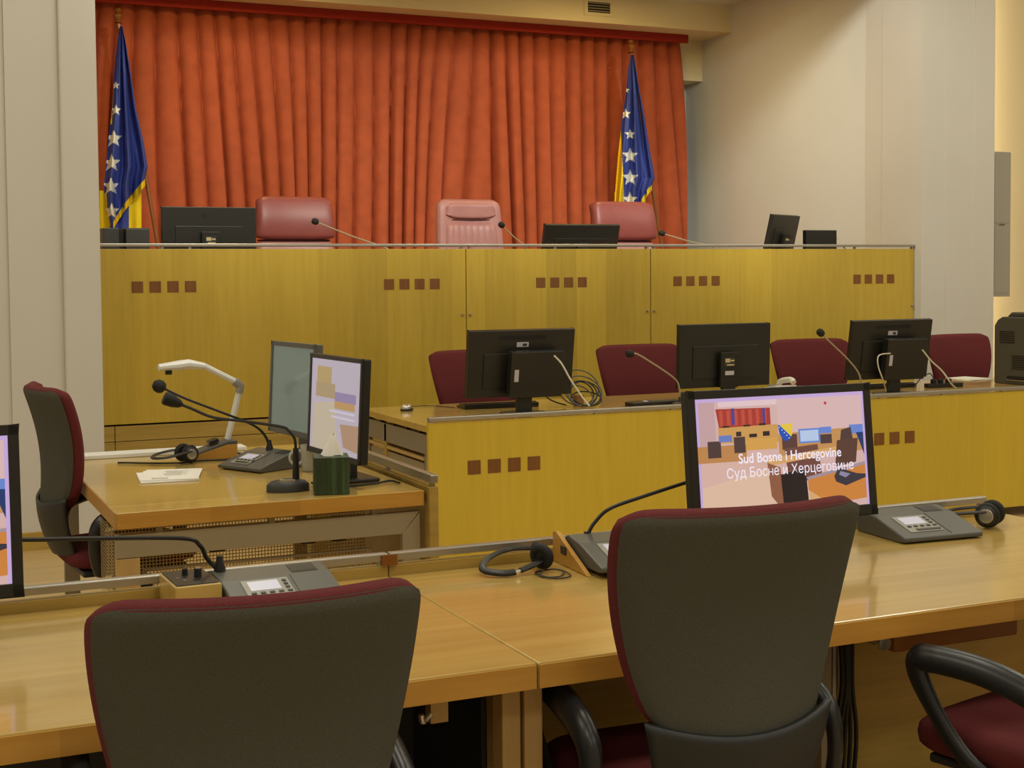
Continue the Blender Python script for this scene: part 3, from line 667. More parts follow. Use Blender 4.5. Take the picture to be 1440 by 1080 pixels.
# flat picture shown on the lit monitor: polygons in fractions of the screen (x right, y down)
def rc(x0, y0, x1, y1): return [(x0, y0), (x1, y0), (x1, y1), (x0, y1)]
PIC = [((206, 176, 226), rc(0, 0, 1, 1)), ((222, 184, 178), rc(.018, .03, .985, 1)), ((232, 196, 170), [(.018, .55), (.40, .46), (.47, 1), (.018, 1)]), ((226, 186, 172), [(.018, .52), (.4, .46), (.4, .62), (.018, .75)]),
       ((206, 168, 170), rc(.018, .03, .11, .45)), ((236, 206, 208), rc(.13, .03, .48, .075)), ((176, 60, 52), [(.115, .09), (.43, .10), (.43, .245), (.13, .25)])]
for k in range(7): PIC.append(((200, 84, 66), rc(.135+k*.042, .105, .155+k*.042, .235)))
PIC += [((80, 70, 150), rc(.205, .09, .222, .23)), ((80, 70, 150), rc(.385, .10, .40, .235)), ((214, 160, 90), [(.125, .25), (.47, .245), (.47, .40), (.125, .38)]), ((60, 40, 40), rc(.15, .235, .19, .25)), ((60, 40, 40), rc(.27, .235, .31, .25)), ((60, 40, 40), rc(.36, .23, .40, .248)),
        ((222, 166, 84), rc(.28, .36, .46, .455)), ((198, 140, 84), rc(.0, .40, .28, .54)), ((84, 62, 60), rc(.06, .36, .135, .50)), ((84, 62, 60), rc(.21, .335, .275, .47)), ((110, 130, 200), rc(.125, .315, .20, .37)),
        ((60, 46, 48), rc(.225, .29, .255, .33)), ((50, 40, 40), rc(.30, .315, .345, .345)), ((50, 40, 40), rc(.38, .30, .42, .34)), ((226, 190, 188), rc(.47, .03, .985, .33)), ((200, 60, 70), rc(.755, .075, .77, .10)),
        ((204, 150, 90), [(.47, .33), (.985, .31), (.985, .52), (.47, .54)]), ((96, 66, 62), rc(.49, .34, .58, .47)), ((110, 140, 216), rc(.59, .30, .72, .425)), ((190, 210, 240), rc(.60, .315, .71, .41)), ((110, 140, 216), rc(.72, .295, .79, .35)), ((84, 62, 60), rc(.72, .36, .79, .44)),
        ((110, 140, 216), rc(.90, .29, .985, .37)), ((84, 62, 60), [(.85, .33), (.91, .31), (.92, .42), (.84, .42)]), ((120, 76, 66), [(.50, .46), (.70, .44), (.72, .74), (.52, .76)]), ((224, 172, 108), [(.40, .54), (.82, .47), (.82, .53), (.40, .60)]), ((150, 96, 70), [(.395, .57), (.47, .62), (.48, 1), (.41, .86)]),
        ((40, 30, 32), [(.47, .68), (.62, .64), (.63, 1), (.48, 1)]), ((96, 64, 56), [(.82, .42), (.95, .41), (.93, .62), (.80, .65)]), ((40, 60, 110), [(.94, .36), (.985, .36), (.985, .56)]),
        ((170, 150, 160), [(.62, .72), (.985, .62), (.985, .645), (.63, .745)]), ((214, 136, 64), [(.63, .745), (.985, .645), (.985, .94), (.75, .97), (.63, .83)]), ((224, 176, 120), [(.63, .83), (.76, .97), (.64, .99)]),
        ((60, 56, 66), [(.79, .73), (.82, .66), (.93, .72), (.985, .73), (.985, .76), (.86, .82), (.80, .78)]), ((150, 140, 170), [(.83, .69), (.89, .72), (.86, .75), (.82, .72)])]
def picture_full(t, Hd, w, h, b):
    x0, x1, z0, z1 = -w/2+b, w/2-b, -h/2+b*1.25, h/2-b
    def U(x, y): return (x0+(x1-x0)*x, z1+(z0-z1)*y)
    m = M(); names = []
    for k, (rgb, poly) in enumerate(PIC):
        nm = em(rgb, SCREEN)
        if nm not in names: names.append(nm)
        m.cur = names.index(nm); y = -.0137-.00002*k
        vs = [(U(*p)[0], y, U(*p)[1]) for p in poly]; m.add(vs, [tuple(range(len(vs)))], Hd)
    m.ob('screen_picture', names, t, recalc=False)
    Tm = lambda x, y: Hd@T(U(x, y)[0], -.0156, U(x, y)[1])@Rx(radians(90))@Matrix.Scale(.9, 4, (1, 0, 0))
    em((246, 236, 250), SCREEN*1.1)
    text_mesh('Sud Bosne i Hercegovine', .0355, 'screen_text', 'em_246_236_250', t, Tm(.535, .525), bold=.0005)
    text_mesh('Суд Босне и Херцеговине', .0355, 'screen_text', 'em_246_236_250', t, Tm(.535, .645))
    sh = M()
    names = [em((36, 84, 190), SCREEN), em((240, 206, 70), SCREEN), em((240, 240, 250), SCREEN)]
    def poly(pts, mi, yy): sh.cur = mi; sh.add([(U(x, y)[0], yy, U(x, y)[1]) for x, y in pts], [tuple(range(len(pts)))], Hd)
    poly([(.47, .255), (.555, .245), (.553, .33), (.537, .375), (.513, .40), (.488, .365), (.475, .32)], 0, -.0150)
    poly([(.478, .254), (.555, .245), (.553, .33), (.545, .36)], 1, -.0152)
    for k in range(5):
        a = (.478+k*.0135, .275+k*.024); poly([(a[0]-.004, a[1]), (a[0], a[1]-.006), (a[0]+.004, a[1]), (a[0], a[1]+.006)], 2, -.0154)
    sh.ob('screen_emblem', names, t, recalc=False)
SCREEN = .85
# lit monitor of the front desk and its neighbour at the frame edge
Y0 = 3.06
pa, pb = pY(952, 553, Y0), pY(1208, 541, Y0)
monitor('black monitor with lit courtroom picture, between the headset and the chrome headphones', ((pa.x+pb.x)/2+.012, Y0-.03, .75), 0, pb.x-pa.x, .352, .447, radians(6), 'monitors on the counsel desks', bez=.022, picture=picture_full)
pa = pY(20, 597, Y0)
monitor('black monitor with lit courtroom picture, next to the wooden control box', (pa.x-.285+.006, Y0-.03, .75), 0, .57, .352, .447, radians(6), 'monitors on the counsel desks', bez=.022, picture=picture_full)
# clerks bench monitors, backs to the hall
for (xa_, xb_, y, lb, kw, tl_, rz) in [(658, 806, 461, 'black monitor with mini computer on its back, beside the coiled cables', dict(pc=True, slot=True), 9, 180), (955, 1084, 454, 'black monitor with narrow stand cover, beside the white telephone', dict(plate=True), 2, 181),
                              (1197, 1308, 450, 'black monitor with mini computer on its back, between two burgundy chairs near the printer', dict(pc=True, slot=True), 9, 180)]:
    pa, pb = pY(xa_, y, 6.82), pY(xb_, y, 6.82)
    monitor(lb, ((pa.x+pb.x)/2, 6.84, .75), radians(rz), pb.x-pa.x, .365, .452, radians(tl_), 'monitors on the clerks bench', **kw)
# judges monitors
pa, pb = pY(228, 290, 9.25), pY(361, 290, 9.25)
monitor('wide black monitor with faint logo on its back, before the rose leather chair', ((pa.x+pb.x)/2, 9.3, 1.53), radians(180), pb.x-pa.x, .37, 1.958-1.53, radians(2), 'monitors on the judges bench', plate=True, logo=True, stickers=False)
pa, pb = pY(770, 313, 9.25), pY(875, 313, 9.25)
monitor('black monitor leaning back on the judges bench beside the centre chair microphone', ((pa.x+pb.x)/2-.01, 9.32, 1.53), radians(180), pb.x-pa.x, .30, 1.868-1.53, radians(16), 'monitors on the judges bench', casing='monitor_black')
pa = pY(1103, 300, 9.3)
monitor('black monitor turned sideways next to the small computer box on the judges bench', (pa.x-.03, 9.3, 1.53), radians(208), .46, .33, 1.953-1.53, radians(13), 'monitors on the judges bench', plate=True)
# witness monitors facing the witness chair (-X)
monitor('silver framed monitor with dim teal screen on the witness table', (1.5, 5.46, .751), radians(-82), .44, .372, .48, radians(3), 'monitors on the witness table', casing='monitor_grey', screen='screen_teal', bez=.018, base='box')
PALE = [((214, 200, 214), rc(0, 0, 1, 1)), ((206, 176, 120), rc(.12, .08, .42, .26)), ((222, 206, 180), [(.05, .5), (.5, .45), (.6, 1), (.05, 1)]), ((196, 170, 130), rc(.1, .26, .5, .42)), ((170, 150, 190), rc(.5, .34, .92, .44)), ((214, 170, 110), rc(.5, .44, .9, .52)),
        ((236, 226, 240), rc(.4, .54, .9, .565)), ((236, 226, 240), rc(.44, .60, .9, .625)), ((200, 160, 130), [(.62, .68), (1, .66), (1, .95), (.7, .92)])]
def picture_pale(t, Hd, w, h, b):
    x0, x1, z0, z1 = -w/2+b, w/2-b, -h/2+b*1.25, h/2-b; m = M(); names = []
    for k, (rgb, poly) in enumerate(PALE):
        nm = em(rgb, .62)
        if nm not in names: names.append(nm)
        m.cur = names.index(nm); m.add([(x0+(x1-x0)*p[0], -.0137-.00001*k, z1+(z0-z1)*p[1]) for p in poly], [tuple(range(len(poly)))], Hd)
    m.ob('screen_picture', names, t, recalc=False)
monitor('black monitor with pale lit picture behind the tissue box on the witness table', (1.5, 4.88, .751), radians(-85), .50, .37, .455, radians(3), 'monitors on the witness table', casing='monitor_black', bez=.016, base='box', picture=picture_pale)
# ------------------------------------------------------------------ conference consoles (local: user at -Y, origin on the desk)
def console(label, loc, rz, neck, w=.262, d=.225, head=None, group='conference consoles', wedge=False, slim=False):
    """neck, head: gooseneck path in world coordinates"""
    t = thing('conference_console', label, 'console', loc, rz, group)
    h0, h1 = .016, .058
    prof = [(-d/2, .004), (-d/2, h0), (d*.10, h1-.004), (d/2-.02, h1+.006), (d/2, h1), (d/2, 0), (-d/2+.03, 0)]
    PM = Matrix(((0, 0, 1, 0), (1, 0, 0, 0), (0, 1, 0, 0), (0, 0, 0, 1)))
    M().prism(prof, -w/2, w/2, PM).ob('body', 'unit_grey', t, bevel=.004)
    a = atan2(h1-.004-h0, d*.10+d/2); SL = T(0, -d/2, h0)@Rx(a)           # slope frame: y up the slope
    a2 = atan2(.010, d*.4-.02); S2 = T(0, d*.10, h1-.004)@Rx(a2)
    M().box(-w*.34, w*.08, .03, .128, -.001, .0022, SL).ob('display_panel', 'unit_light', t, bevel=.001)
    M().box(-w*.29, -w*.02, .075, .118, .0022, .0032, SL).ob('display', 'lcd', t)
    for k in range(5): M().box(-w*.30+k*.021, -w*.30+k*.021+.011, .058, .065, .0022, .0045, SL).ob('button', 'unit_dark', t)
    for k in range(3): M().box(w*.02, w*.055, .075+k*.016, .083+k*.016, .0022, .0045, SL).ob('button', 'unit_dark', t)
    M().box(-w*.24, w*.06, .036, .046, .0022, .004, SL).ob('slider', 'unit_dark', t)
    M().box(w*.16, w*.40, .012, .065, -.0005, .0012, S2).ob('card_slot', 'unit_dark', t); M().box(w*.17, w*.39, .018, .055, .0012, .0016, S2).ob('card_slot_floor', 'black_plastic', t)
    M().box(w*.12, w*.124, .01, .14, -.001, .0012, SL).ob('joint_line', 'unit_dark', t)
    inv = (T(*loc)@Rz(rz)).inverted()
    P = [inv@Vector(p) for p in neck]
    M().lathe([(.014, 0), (.014, .02), (.009, .035), (.007, .05)], T(P[0].x, P[0].y, P[0].z-.012), 14).ob('neck_socket', 'black_plastic', t, smooth=True)
    g = M().tube(smooth(P, 7), .0052, 8).ob('gooseneck', 'black_plastic', t, smooth=True)
    e = P[-1]; dr = (P[-1]-P[-2]).normalized(); q = dr.to_track_quat('Z', 'Y').to_matrix().to_4x4()
    if head == 'ball': M().lathe([(0, -.004), (.008, 0), (.02, .006), (.026, .02), (.024, .036), (.014, .048), (0, .05)], T(*e)@q, 16).ob('microphone_head', 'black_matte', g, smooth=True)
    else: M().lathe([(.006, 0), (.010, .006), (.013, .02), (.013, .06), (.010, .066), (0, .068)], T(*e)@q, 14).ob('microphone_head', 'black_matte', g, smooth=True)
    return t
DZ = .751
# left console with neighbouring control box
n0 = pY(293, 802, 3.27)
console('grey console with lit display beside the wooden control box', (.815, 3.13, DZ), radians(2), [(n0.x+.016, 3.22, .812), tuple(pY(291, 785, 3.22)), tuple(pY(281, 767, 3.21)), tuple(pY(258, 757, 3.19)), tuple(pY(150, 757, 3.17)), tuple(pY(30, 759, 3.15)), tuple(pY(-30, 756, 3.14))])
console('grey console with lit display in front of the chrome headphones', (2.67, 3.12, DZ), radians(-4), [tuple(pY(1229, 722, 3.21)), tuple(pY(1229, 708, 3.21)), tuple(pY(1225, 690, 3.20)), tuple(pY(1216, 675, 3.18)), tuple(pY(1190, 655, 3.17)), tuple(pY(1130, 640, 3.16))])
console('grey console set against a wooden wedge beside the black headset', (1.72, 3.10, DZ+.012), radians(-3), [tuple(pY(825, 768, 3.20)), tuple(pY(827, 752, 3.20)), tuple(pY(836, 735, 3.20)), tuple(pY(858, 715, 3.19)), tuple(pY(905, 698, 3.18)), tuple(pY(985, 672, 3.17))])
t = thing('console_wedge', 'small wooden wedge under the console by the black headset', 'wedge', (1.573, 3.14, .751), radians(-3))
M().prism([(-.10, .0), (.12, .0), (.12, .075), (.10, .08)], 0, .012, Matrix(((0, 0, 1, 0), (1, 0, 0, 0), (0, 1, 0, 0), (0, 0, 0, 1)))).ob('side_board', 'maple_edge', t, bevel=.001)
M().box(-.004, 0, .03, .06, .03, .05).ob('socket', 'unit_dark', t)
# wooden control box
t = thing('control_box', 'small wooden box with black control plate and knobs on the counsel desk', 'control box', (.622, 3.175, .751), radians(2))
M().box(-.052, .052, -.08, .09, 0, .062).ob('body', 'maple_top', t, bevel=.003)
M().box(-.047, .047, -.07, .085, .062, .0645).ob('control_plate', 'black_plastic', t, bevel=.002)
for x, y, r, h in ((-.005, .035, .007, .014), (.018, .005, .009, .018)): M().lathe([(r, 0), (r*.9, h), (0, h)], T(x, y, .0645), 16).ob('knob', 'black_matte', t, smooth=True)
M().lathe([(.006, 0), (.006, .003), (0, .003)], T(.018, .005, .0825), 12).ob('knob_cap', 'silver', t)
for x, y in ((-.03, .0), (-.02, -.03)): M().lathe([(.004, 0), (.004, .002), (0, .002)], T(x, y, .0645), 10).ob('led', 'silver', t)
# ------------------------------------------------------------------ headphones
def headphones(label, loc, rz, m4, cups='silver', band=True):
    t = thing('headphones', label, 'headphones', loc, rz, 'headphones on the desks')
    for s in (-1, 1):
        C = m4@T(s*.032, 0, .038)@Ry(s*radians(90))
        M().torus(.025, .012, C, 24, 10).ob('ear_pad', 'black_matte', t, smooth=True)
        M().lathe([(.03, 0), (.03, .01), (.022, .018), (.018, .019), (0, .019)], C, 20).ob('ear_cup', 'black_plastic', t, smooth=True)
        M().lathe([(.021, 0), (.02, .002), (0, .003)], C@T(0, 0, .0185), 20).ob('cup_cap', cups, t, smooth=True)
    if band:
        pts = [m4@Vector(p) for p in [(-.045, 0, .05), (-.062, .05, .045), (-.055, .11, .035), (0, .14, .03), (.055, .11, .035), (.062, .05, .045), (.045, 0, .05)]]
        M().tube(smooth(pts, 6), .005, 8, rz=2).ob('headband', 'black_plastic', t, smooth=True)
    return t
hp = pZ(1375, 743, .751)
headphones('black headphones with chrome cups at the far end of the counsel desk', (hp.x+.05, hp.y+.005, .751), radians(34), I4)
hp = pZ(278, 646, .751)
headphones('black headphones with chrome cup leaning on the document camera', (hp.x-.06, hp.y-.075, .751), radians(105), I4)
# headset lying flat between the desks
hp = pZ(770, 803, .751)
t = thing('headset', 'black headset lying on the desk beside the wooden wedge', 'headset', (hp.x, hp.y+.03, .751), radians(10))
for s, o in ((1, 0), (-1, -.025)):
    C = T(-.005+o*.3, o+.01, .036)@Ry(radians(80))@Rx(radians(20*s))
    M().torus(.022, .012, C, 22, 10).ob('ear_pad', 'black_matte', t, smooth=True); M().lathe([(.028, -.006), (.028, .008), (.018, .015), (0, .016)], C, 18).ob('ear_cup', 'black_plastic', t, smooth=True)
M().tube(smooth([(-.005, .03, .05), (-.06, .07, .045), (-.13, .06, .03), (-.165, .02, .015), (-.14, -.02, .010), (-.105, -.03, .010)], 6), .0065, 8, rz=1.6).ob('headband', 'black_plastic', t, smooth=True)
M().tube([(-.088, -.03, .012), (-.01, -.02, .026)], .007, 8, rz=1.4).ob('headband_arm', 'black_plastic', t, smooth=True); M().tube([(-.105, -.03, .010), (-.088, -.03, .012)], .004, 8).ob('band_slider', 'silver', t, smooth=True)
M().tube(smooth([(0, -.02, .012), (-.06, -.075, .003), (-.03, -.11, .003), (.015, -.07, .003), (.01, -.03, .003), (-.05, -.04, .003), (-.05, -.12, .003), (.0, -.12, .003), (.02, -.06, .004)], 8), .002, 6).ob('cord', 'cable_black', t, smooth=True)
# ------------------------------------------------------------------ witness table objects
# document camera
b0 = pZ(300, 645, .75); yb = b0.y
t = thing('document_camera', 'white folding arm document camera with wooden sided base', 'camera', (b0.x, yb, .751))
L = lambda p: tuple(Vector(p)-Vector((b0.x, yb, .751)))
PM = Matrix(((1, 0, 0, 0), (0, 0, 1, 0), (0, 1, 0, 0), (0, 0, 0, 1)))
M().prism([(-.10, 0), (.09, 0), (.09, .075), (.05, .075), (-.10, .025)], -.05, .05, PM).ob('base', 'unit_grey', t, bevel=.004)
M().prism([(-.09, .004), (.088, .004), (.088, .06), (.05, .06), (-.09, .02)], -.054, -.05, PM).ob('side_panel', 'maple_edge', t)
M().box(.0, .04, -.03, .03, .062, .075, Ry(radians(-18))).ob('control_pad', 'black_plastic', t)
q = [L(pY(320, 618, yb)), L(pY(336, 552, yb)), L(pY(338, 543, yb)), L(pY(330, 536, yb)), L(pY(288, 515, yb)), L(pY(276, 512, yb))]
M().tube(q[:2], .013, 8).ob('lower_arm', 'white_plastic', t, smooth=True)
M().tube([q[1], q[2], q[3]], .019, 10).ob('elbow', 'unit_light', t, smooth=True)
M().tube([q[3], q[4]], .012, 8).ob('upper_arm', 'white_plastic', t, smooth=True)
hx = [L(pY(288, 515, yb)), L(pY(265, 512, yb)), L(pY(250, 514, yb)), L(pY(223, 517, yb))]
M().tube(hx, [.013, .02, .02, .014], 10, rz=1.6).ob('camera_head', 'white_plastic', t, smooth=True)
e = L(pY(237, 519, yb)); M().lathe([(.014, -.022), (.014, 0), (0, 0)], T(*e), 14).ob('lens', 'black_plastic', t)
M().tube(smooth([(.09, -.02, .02), (.15, -.05, .006), (.06, -.10, .004), (-.06, -.07, .004), (-.16, -.10, .004), (-.26, -.06, .004), (-.34, .0, .004), (-.38, .02, .004)], 6), .004, 6).ob('cord', 'cable_black', t, smooth=True)
# long white board at the back
ba, bb = pZ(118, 650, .751), pZ(345, 632, .751)
t = M().box(ba.x, bb.x, 5.92, 6.03, .7505, .768).ob('white_board', 'white_plastic', bevel=.003)
tag(t, 'long white board lying along the back edge of the witness table', 'board')
# papers
pc = pZ(240, 670, .751)
t = thing('paper_stack', 'short stack of printed white paper sheets on the witness table', 'paper', (pc.x, pc.y, .751), radians(-12))
for k, (dx, dy, a) in enumerate(((-.012, -.01, 6), (0, 0, 0), (.004, .004, -3))): M().box(-.105, .105, -.14, .14, .003*k, .003*k+.0026, T(dx, dy, 0)@Rz(radians(a))).ob('sheet', 'white_paper', t)
for k in range(6): M().box(-.03+(k % 3)*.006, .06-(k % 2)*.02, .08-k*.022, .086-k*.022, .0087, .0089, Rz(radians(-3))).ob('print_line', 'print_ink', t)
for k in range(3): M().box(-.06, .0, -.09-k*.014, -.086-k*.014, .0087, .0089, Rz(radians(-3))).ob('print_line', 'print_ink', t)
# consoles of the witness
c0 = pZ(385, 655, .751)
nk = [tuple(pY(379, 632, c0.y+.03)), tuple(pY(374, 615, c0.y+.03)), tuple(pY(358, 599, c0.y+.02)), tuple(pY(320, 583, c0.y)), tuple(pY(262, 561, c0.y-.02)), tuple(pY(232, 547, c0.y-.03))]
console('dark console with ball headed gooseneck microphone on the witness table', (c0.x-.06, c0.y-.03, .751), radians(-62), nk, w=.24, d=.23, head='ball', group='witness microphones')
m0 = pZ(405, 690, .751)
t = thing('desk_microphone', 'black desk microphone on a rounded stand beside the tissue box', 'microphone', (m0.x, m0.y, .751), radians(-5), 'witness microphones')
M().lathe([(.075, 0), (.075, .022), (.06, .035), (.02, .042), (0, .042)], Matrix.Scale(.62, 4, (0, 1, 0)), 28).ob('base', 'unit_dark', t, smooth=True, ang=50)
inv = (T(m0.x, m0.y, .751)@Rz(radians(-5))).inverted()
P = [inv@Vector(p) for p in (pY(416, 668, m0.y), pY(416, 630, m0.y), pY(414, 616, m0.y), pY(406, 606, m0.y), pY(395, 600, m0.y), pY(340, 592, m0.y-.02), pY(300, 587, m0.y-.03), pY(270, 575, m0.y-.04), pY(255, 569, m0.y-.04))]
M().tube([P[0]-Vector((0, 0, .03)), P[1]], [.013, .010], 12).ob('stem', 'black_plastic', t, smooth=True)
g = M().tube(smooth(P[1:], 6), .0052, 8).ob('gooseneck', 'black_plastic', t, smooth=True)
q = (P[-1]-P[-2]).normalized().to_track_quat('Z', 'Y').to_matrix().to_4x4()
M().lathe([(.006, -.004), (.014, .006), (.021, .03), (.023, .055), (.020, .062), (0, .064)], T(*P[-1])@q, 16).ob('foam_head', 'black_matte', g, smooth=True)
M().box(-.03, .02, -.03, .0, .036, .042).ob('switch', 'silver', t)
# tissue box
tb = pZ(469, 685, .751)
t = thing('tissue_box', 'dark green patterned tissue box with a white tissue standing out', 'tissue box', ((tb.x+.005)*.968, (tb.y+.045)*.968, .751), radians(-14))
M().box(-.06, .06, -.06, .06, 0, .128).ob('box', 'tissue_box', t, bevel=.002)
M().torus(.035, .002, T(0, 0, .128)@Matrix.Scale(.5, 4, (0, 1, 0)), 24, 6).ob('opening', 'black_matte', t)
def tis(u, v):
    a = 2*pi*u; r = .034*(1-v)**.8*(1+.25*sin(3*a+1))+.003
    return (r*cos(a)+.008*v, r*sin(a)*.55, .126+.075*v+.006*sin(2*a)*v)
M().grid(tis, 36, 14).ob('tissue', 'tissue', t, smooth=True, ang=80)
# cup with a handle behind the tissue box
cu = pZ(437, 662, .751)
t = thing('cup', 'pale glass cup with handle between monitor stand and tissue box', 'cup', (cu.x+.0, cu.y, .751))
M().lathe([(.0, 0), (.03, 0), (.035, .01), (.04, .10), (.037, .10), (.032, .012), (0, .012)], n=24).ob('cup_body', 'glass_cup', t, smooth=True)
M().torus(.027, .0055, T(-.055, 0, .055)@Rx(radians(90)), 20, 8).ob('handle', 'glass_cup', t, smooth=True)
t = M().tube(smooth([pZ(438, 679, .757), pZ(480, 684, .757), pZ(525, 680, .757), pZ(548, 676, .757), pZ(562, 679, .757)], 6), .004, 6).ob('usb_cable', 'cable_black', smooth=True)
tag(t, 'thin dark cable lying across the witness table before the tissue box', 'cable')
# ------------------------------------------------------------------ clerks bench objects
def slim_mic(label, base_pt, pts, group, basebox=True):
    t = thing('gooseneck_microphone', label, 'microphone', base_pt, 0, group)
    B = Vector(base_pt); P = [Vector(p)-B for p in pts]
    M().lathe([(.045, 0), (.045, .012), (.03, .02), (.008, .024), (.008, .05)], n=20).ob('base', 'unit_dark', t, smooth=True, ang=50)
    P = [Vector((0, 0, .045))]+P
    M().tube(smooth(P, 7), .005, 8).ob('stem', 'steel_paint', t, smooth=True)
    q = (P[-1]-P[-2]).normalized().to_track_quat('Z', 'Y').to_matrix().to_4x4()
    M().lathe([(.006, -.005), (.016, 0), (.022, .012), (.022, .03), (.014, .042), (0, .043)], T(*P[-1])@q, 16).ob('microphone_head', 'black_matte', t, smooth=True)
def on(x, y, Yv): return tuple(pY(x, y, Yv))
G = 'slim microphones on the clerks bench'
bp = pY(956, 560, 6.75); slim_mic('slim silver microphone before the burgundy chair between the two monitors', (bp.x, 6.75, .751), [on(955, 545, 6.75), on(950, 534, 6.75), on(930, 519, 6.75), on(898, 499, 6.75), on(890, 498, 6.75)], G)
bp = pY(1210, 552, 6.62); slim_mic('slim grey microphone reaching up before the chair by the white telephone', (bp.x, 6.62, .751), [on(1211, 540, 6.62), on(1207, 524, 6.62), on(1192, 505, 6.62), on(1165, 479, 6.62), on(1157, 471, 6.62)], G)
G = 'slim microphones on the judges bench'
for (x0, y0, x1, y1, lb) in [(545, 352, 447, 313, 'slim microphone reaching before the rose chair nearest the logo monitor'), (738, 348, 708, 319, 'slim microphone before the pale pink centre chair'), (1005, 350, 934, 329, 'slim microphone before the rose leather chair with the flag behind it')]:
    bp = pY(x0+12, y0, 9.15); ax = pY(x0, y0-2, 9.15)
    slim_mic(lb, (bp.x, 9.15, 1.531), [(bp.x-.002, 9.15, 1.61), tuple(ax), on((x0+x1)/2, (y0+y1)/2, 9.15), on(x1, y1, 9.15)], G)
# keyboards and mouse
def keyboard(label, x, y, rz, group):
    p = pZ(x, y, .751); t = thing('keyboard', label, 'keyboard', (p.x, p.y, .751), rz, group)
    M().prism([(-.075, 0), (.075, 0), (.075, .026), (-.075, .012)], -.22, .22, Matrix(((0, 0, 1, 0), (1, 0, 0, 0), (0, 1, 0, 0), (0, 0, 0, 1)))).ob('body', 'black_plastic', t, bevel=.003)
    for r in range(5): M().box(-.21, .21, -.062+r*.026, -.042+r*.026, .016+r*.0024, .021+r*.0024).ob('key_row', 'black_matte', t, bevel=.001)
keyboard('black keyboard under the monitor beside the computer mouse', 700, 572, radians(176), 'keyboards on the clerks bench')
keyboard('black keyboard under the monitor near the printer', 1240, 545, radians(180), 'keyboards on the clerks bench')
p = pZ(572, 577, .751)
t = thing('computer_mouse', 'silver and black computer mouse at the end of the clerks bench', 'mouse', (p.x, p.y, .751), radians(150))
m = M(); cushion(m, .062, .105, -.018, .034, 0, 0, ex=2.6, nu=28, nv=14); m.v = [(x, y, max(0, z)) for x, y, z in m.v]; m.ob('shell', 'silver', t, smooth=True, ang=60)
m = M(); cushion(m, .066, .108, -.012, .018, 0, 0, ex=2.6, nu=28, nv=10); m.v = [(x, y, max(0, z)) for x, y, z in m.v]; m.ob('side_band', 'black_plastic', t, smooth=True, ang=60)
M().tube(smooth([(0, -.05, .01), (.03, -.12, .004), (-.02, -.2, .004), (-.12, -.22, .004), (-.25, -.12, .004)], 6), .0025, 6).ob('cord', 'cable_black', t, smooth=True)
# coiled cables beside the first monitor
p = pZ(815, 572, .751); rn = random.Random(5)
t = thing('cable_coil', 'tangled coil of black cables on the clerks bench', 'cables', (p.x+.03, p.y+.03, .751), group='cables on the clerks bench')
for k in range(7):
    tl_ = radians(rn.uniform(25, 70)); R = rn.uniform(.07, .11)
    mm = T(rn.uniform(-.03, .03), rn.uniform(-.02, .02), R*sin(tl_)+.006)@Rz(rn.uniform(-.3, .3))@Rx(tl_)@Matrix.Scale(1.25, 4, (1, 0, 0))
    M().torus(R, .004, mm, 30, 6).ob('cable_loop', 'cable_black' if k % 3 else 'unit_grey', t, smooth=True)
M().tube(smooth([(-.10, 0, .01), (-.16, .02, .03), (-.2, .05, .06), (-.24, .06, .13)], 6), .004, 6).ob('cable_end', 'cable_black', t, smooth=True)
M().box(-.02, .03, .03, .07, 0, .06).ob('plug_block', 'apron_wood', t, bevel=.003)
t = M().tube(smooth([on(779, 500, 6.66), on(790, 512, 6.63), on(803, 535, 6.58), on(820, 560, 6.52), on(829, 571, 6.47)], 7), .005, 8).ob('network_cable', 'cable_white', smooth=True)
tag(t, 'white network cable hanging from the mini computer by the coiled cables', 'cable', 'network cables')
t = M().tube(smooth([on(1297, 492, 6.66), on(1310, 508, 6.64), on(1325, 522, 6.62), on(1338, 540, 6.60), (pZ(1345, 546, .756))], 7), .005, 8).ob('network_cable', 'cable_white', smooth=True)
tag(t, 'white network cable hanging from the mini computer near the printer', 'cable', 'network cables')
t = M().tube(smooth([on(1252, 497, 6.70), on(1236, 500, 6.68), on(1235, 515, 6.66), on(1242, 535, 6.64), pZ(1246, 550, .776)], 7), .004, 8).ob('network_cable', 'cable_white', smooth=True)
tag(t, 'white cable looping down beside the stand of the monitor near the printer', 'cable', 'network cables')
p = pZ(1330, 545, .751)
t = thing('power_strip', 'black power strip with plugs on the clerks bench near the printer', 'power strip', (p.x, p.y+.02, .751), radians(-6))
M().box(-.13, .13, -.025, .025, 0, .028).ob('body', 'black_plastic', t, bevel=.003)
for x in (-.09, -.04, .02): M().box(x, x+.03, -.015, .015, .028, .055).ob('plug', 'black_matte', t, bevel=.004)
M().tube(smooth([(-.075, 0, .055), (-.09, .02, .09), (-.15, .03, .06), (-.22, 0, .006)], 6), .004, 6).ob('cord', 'cable_black', t, smooth=True)
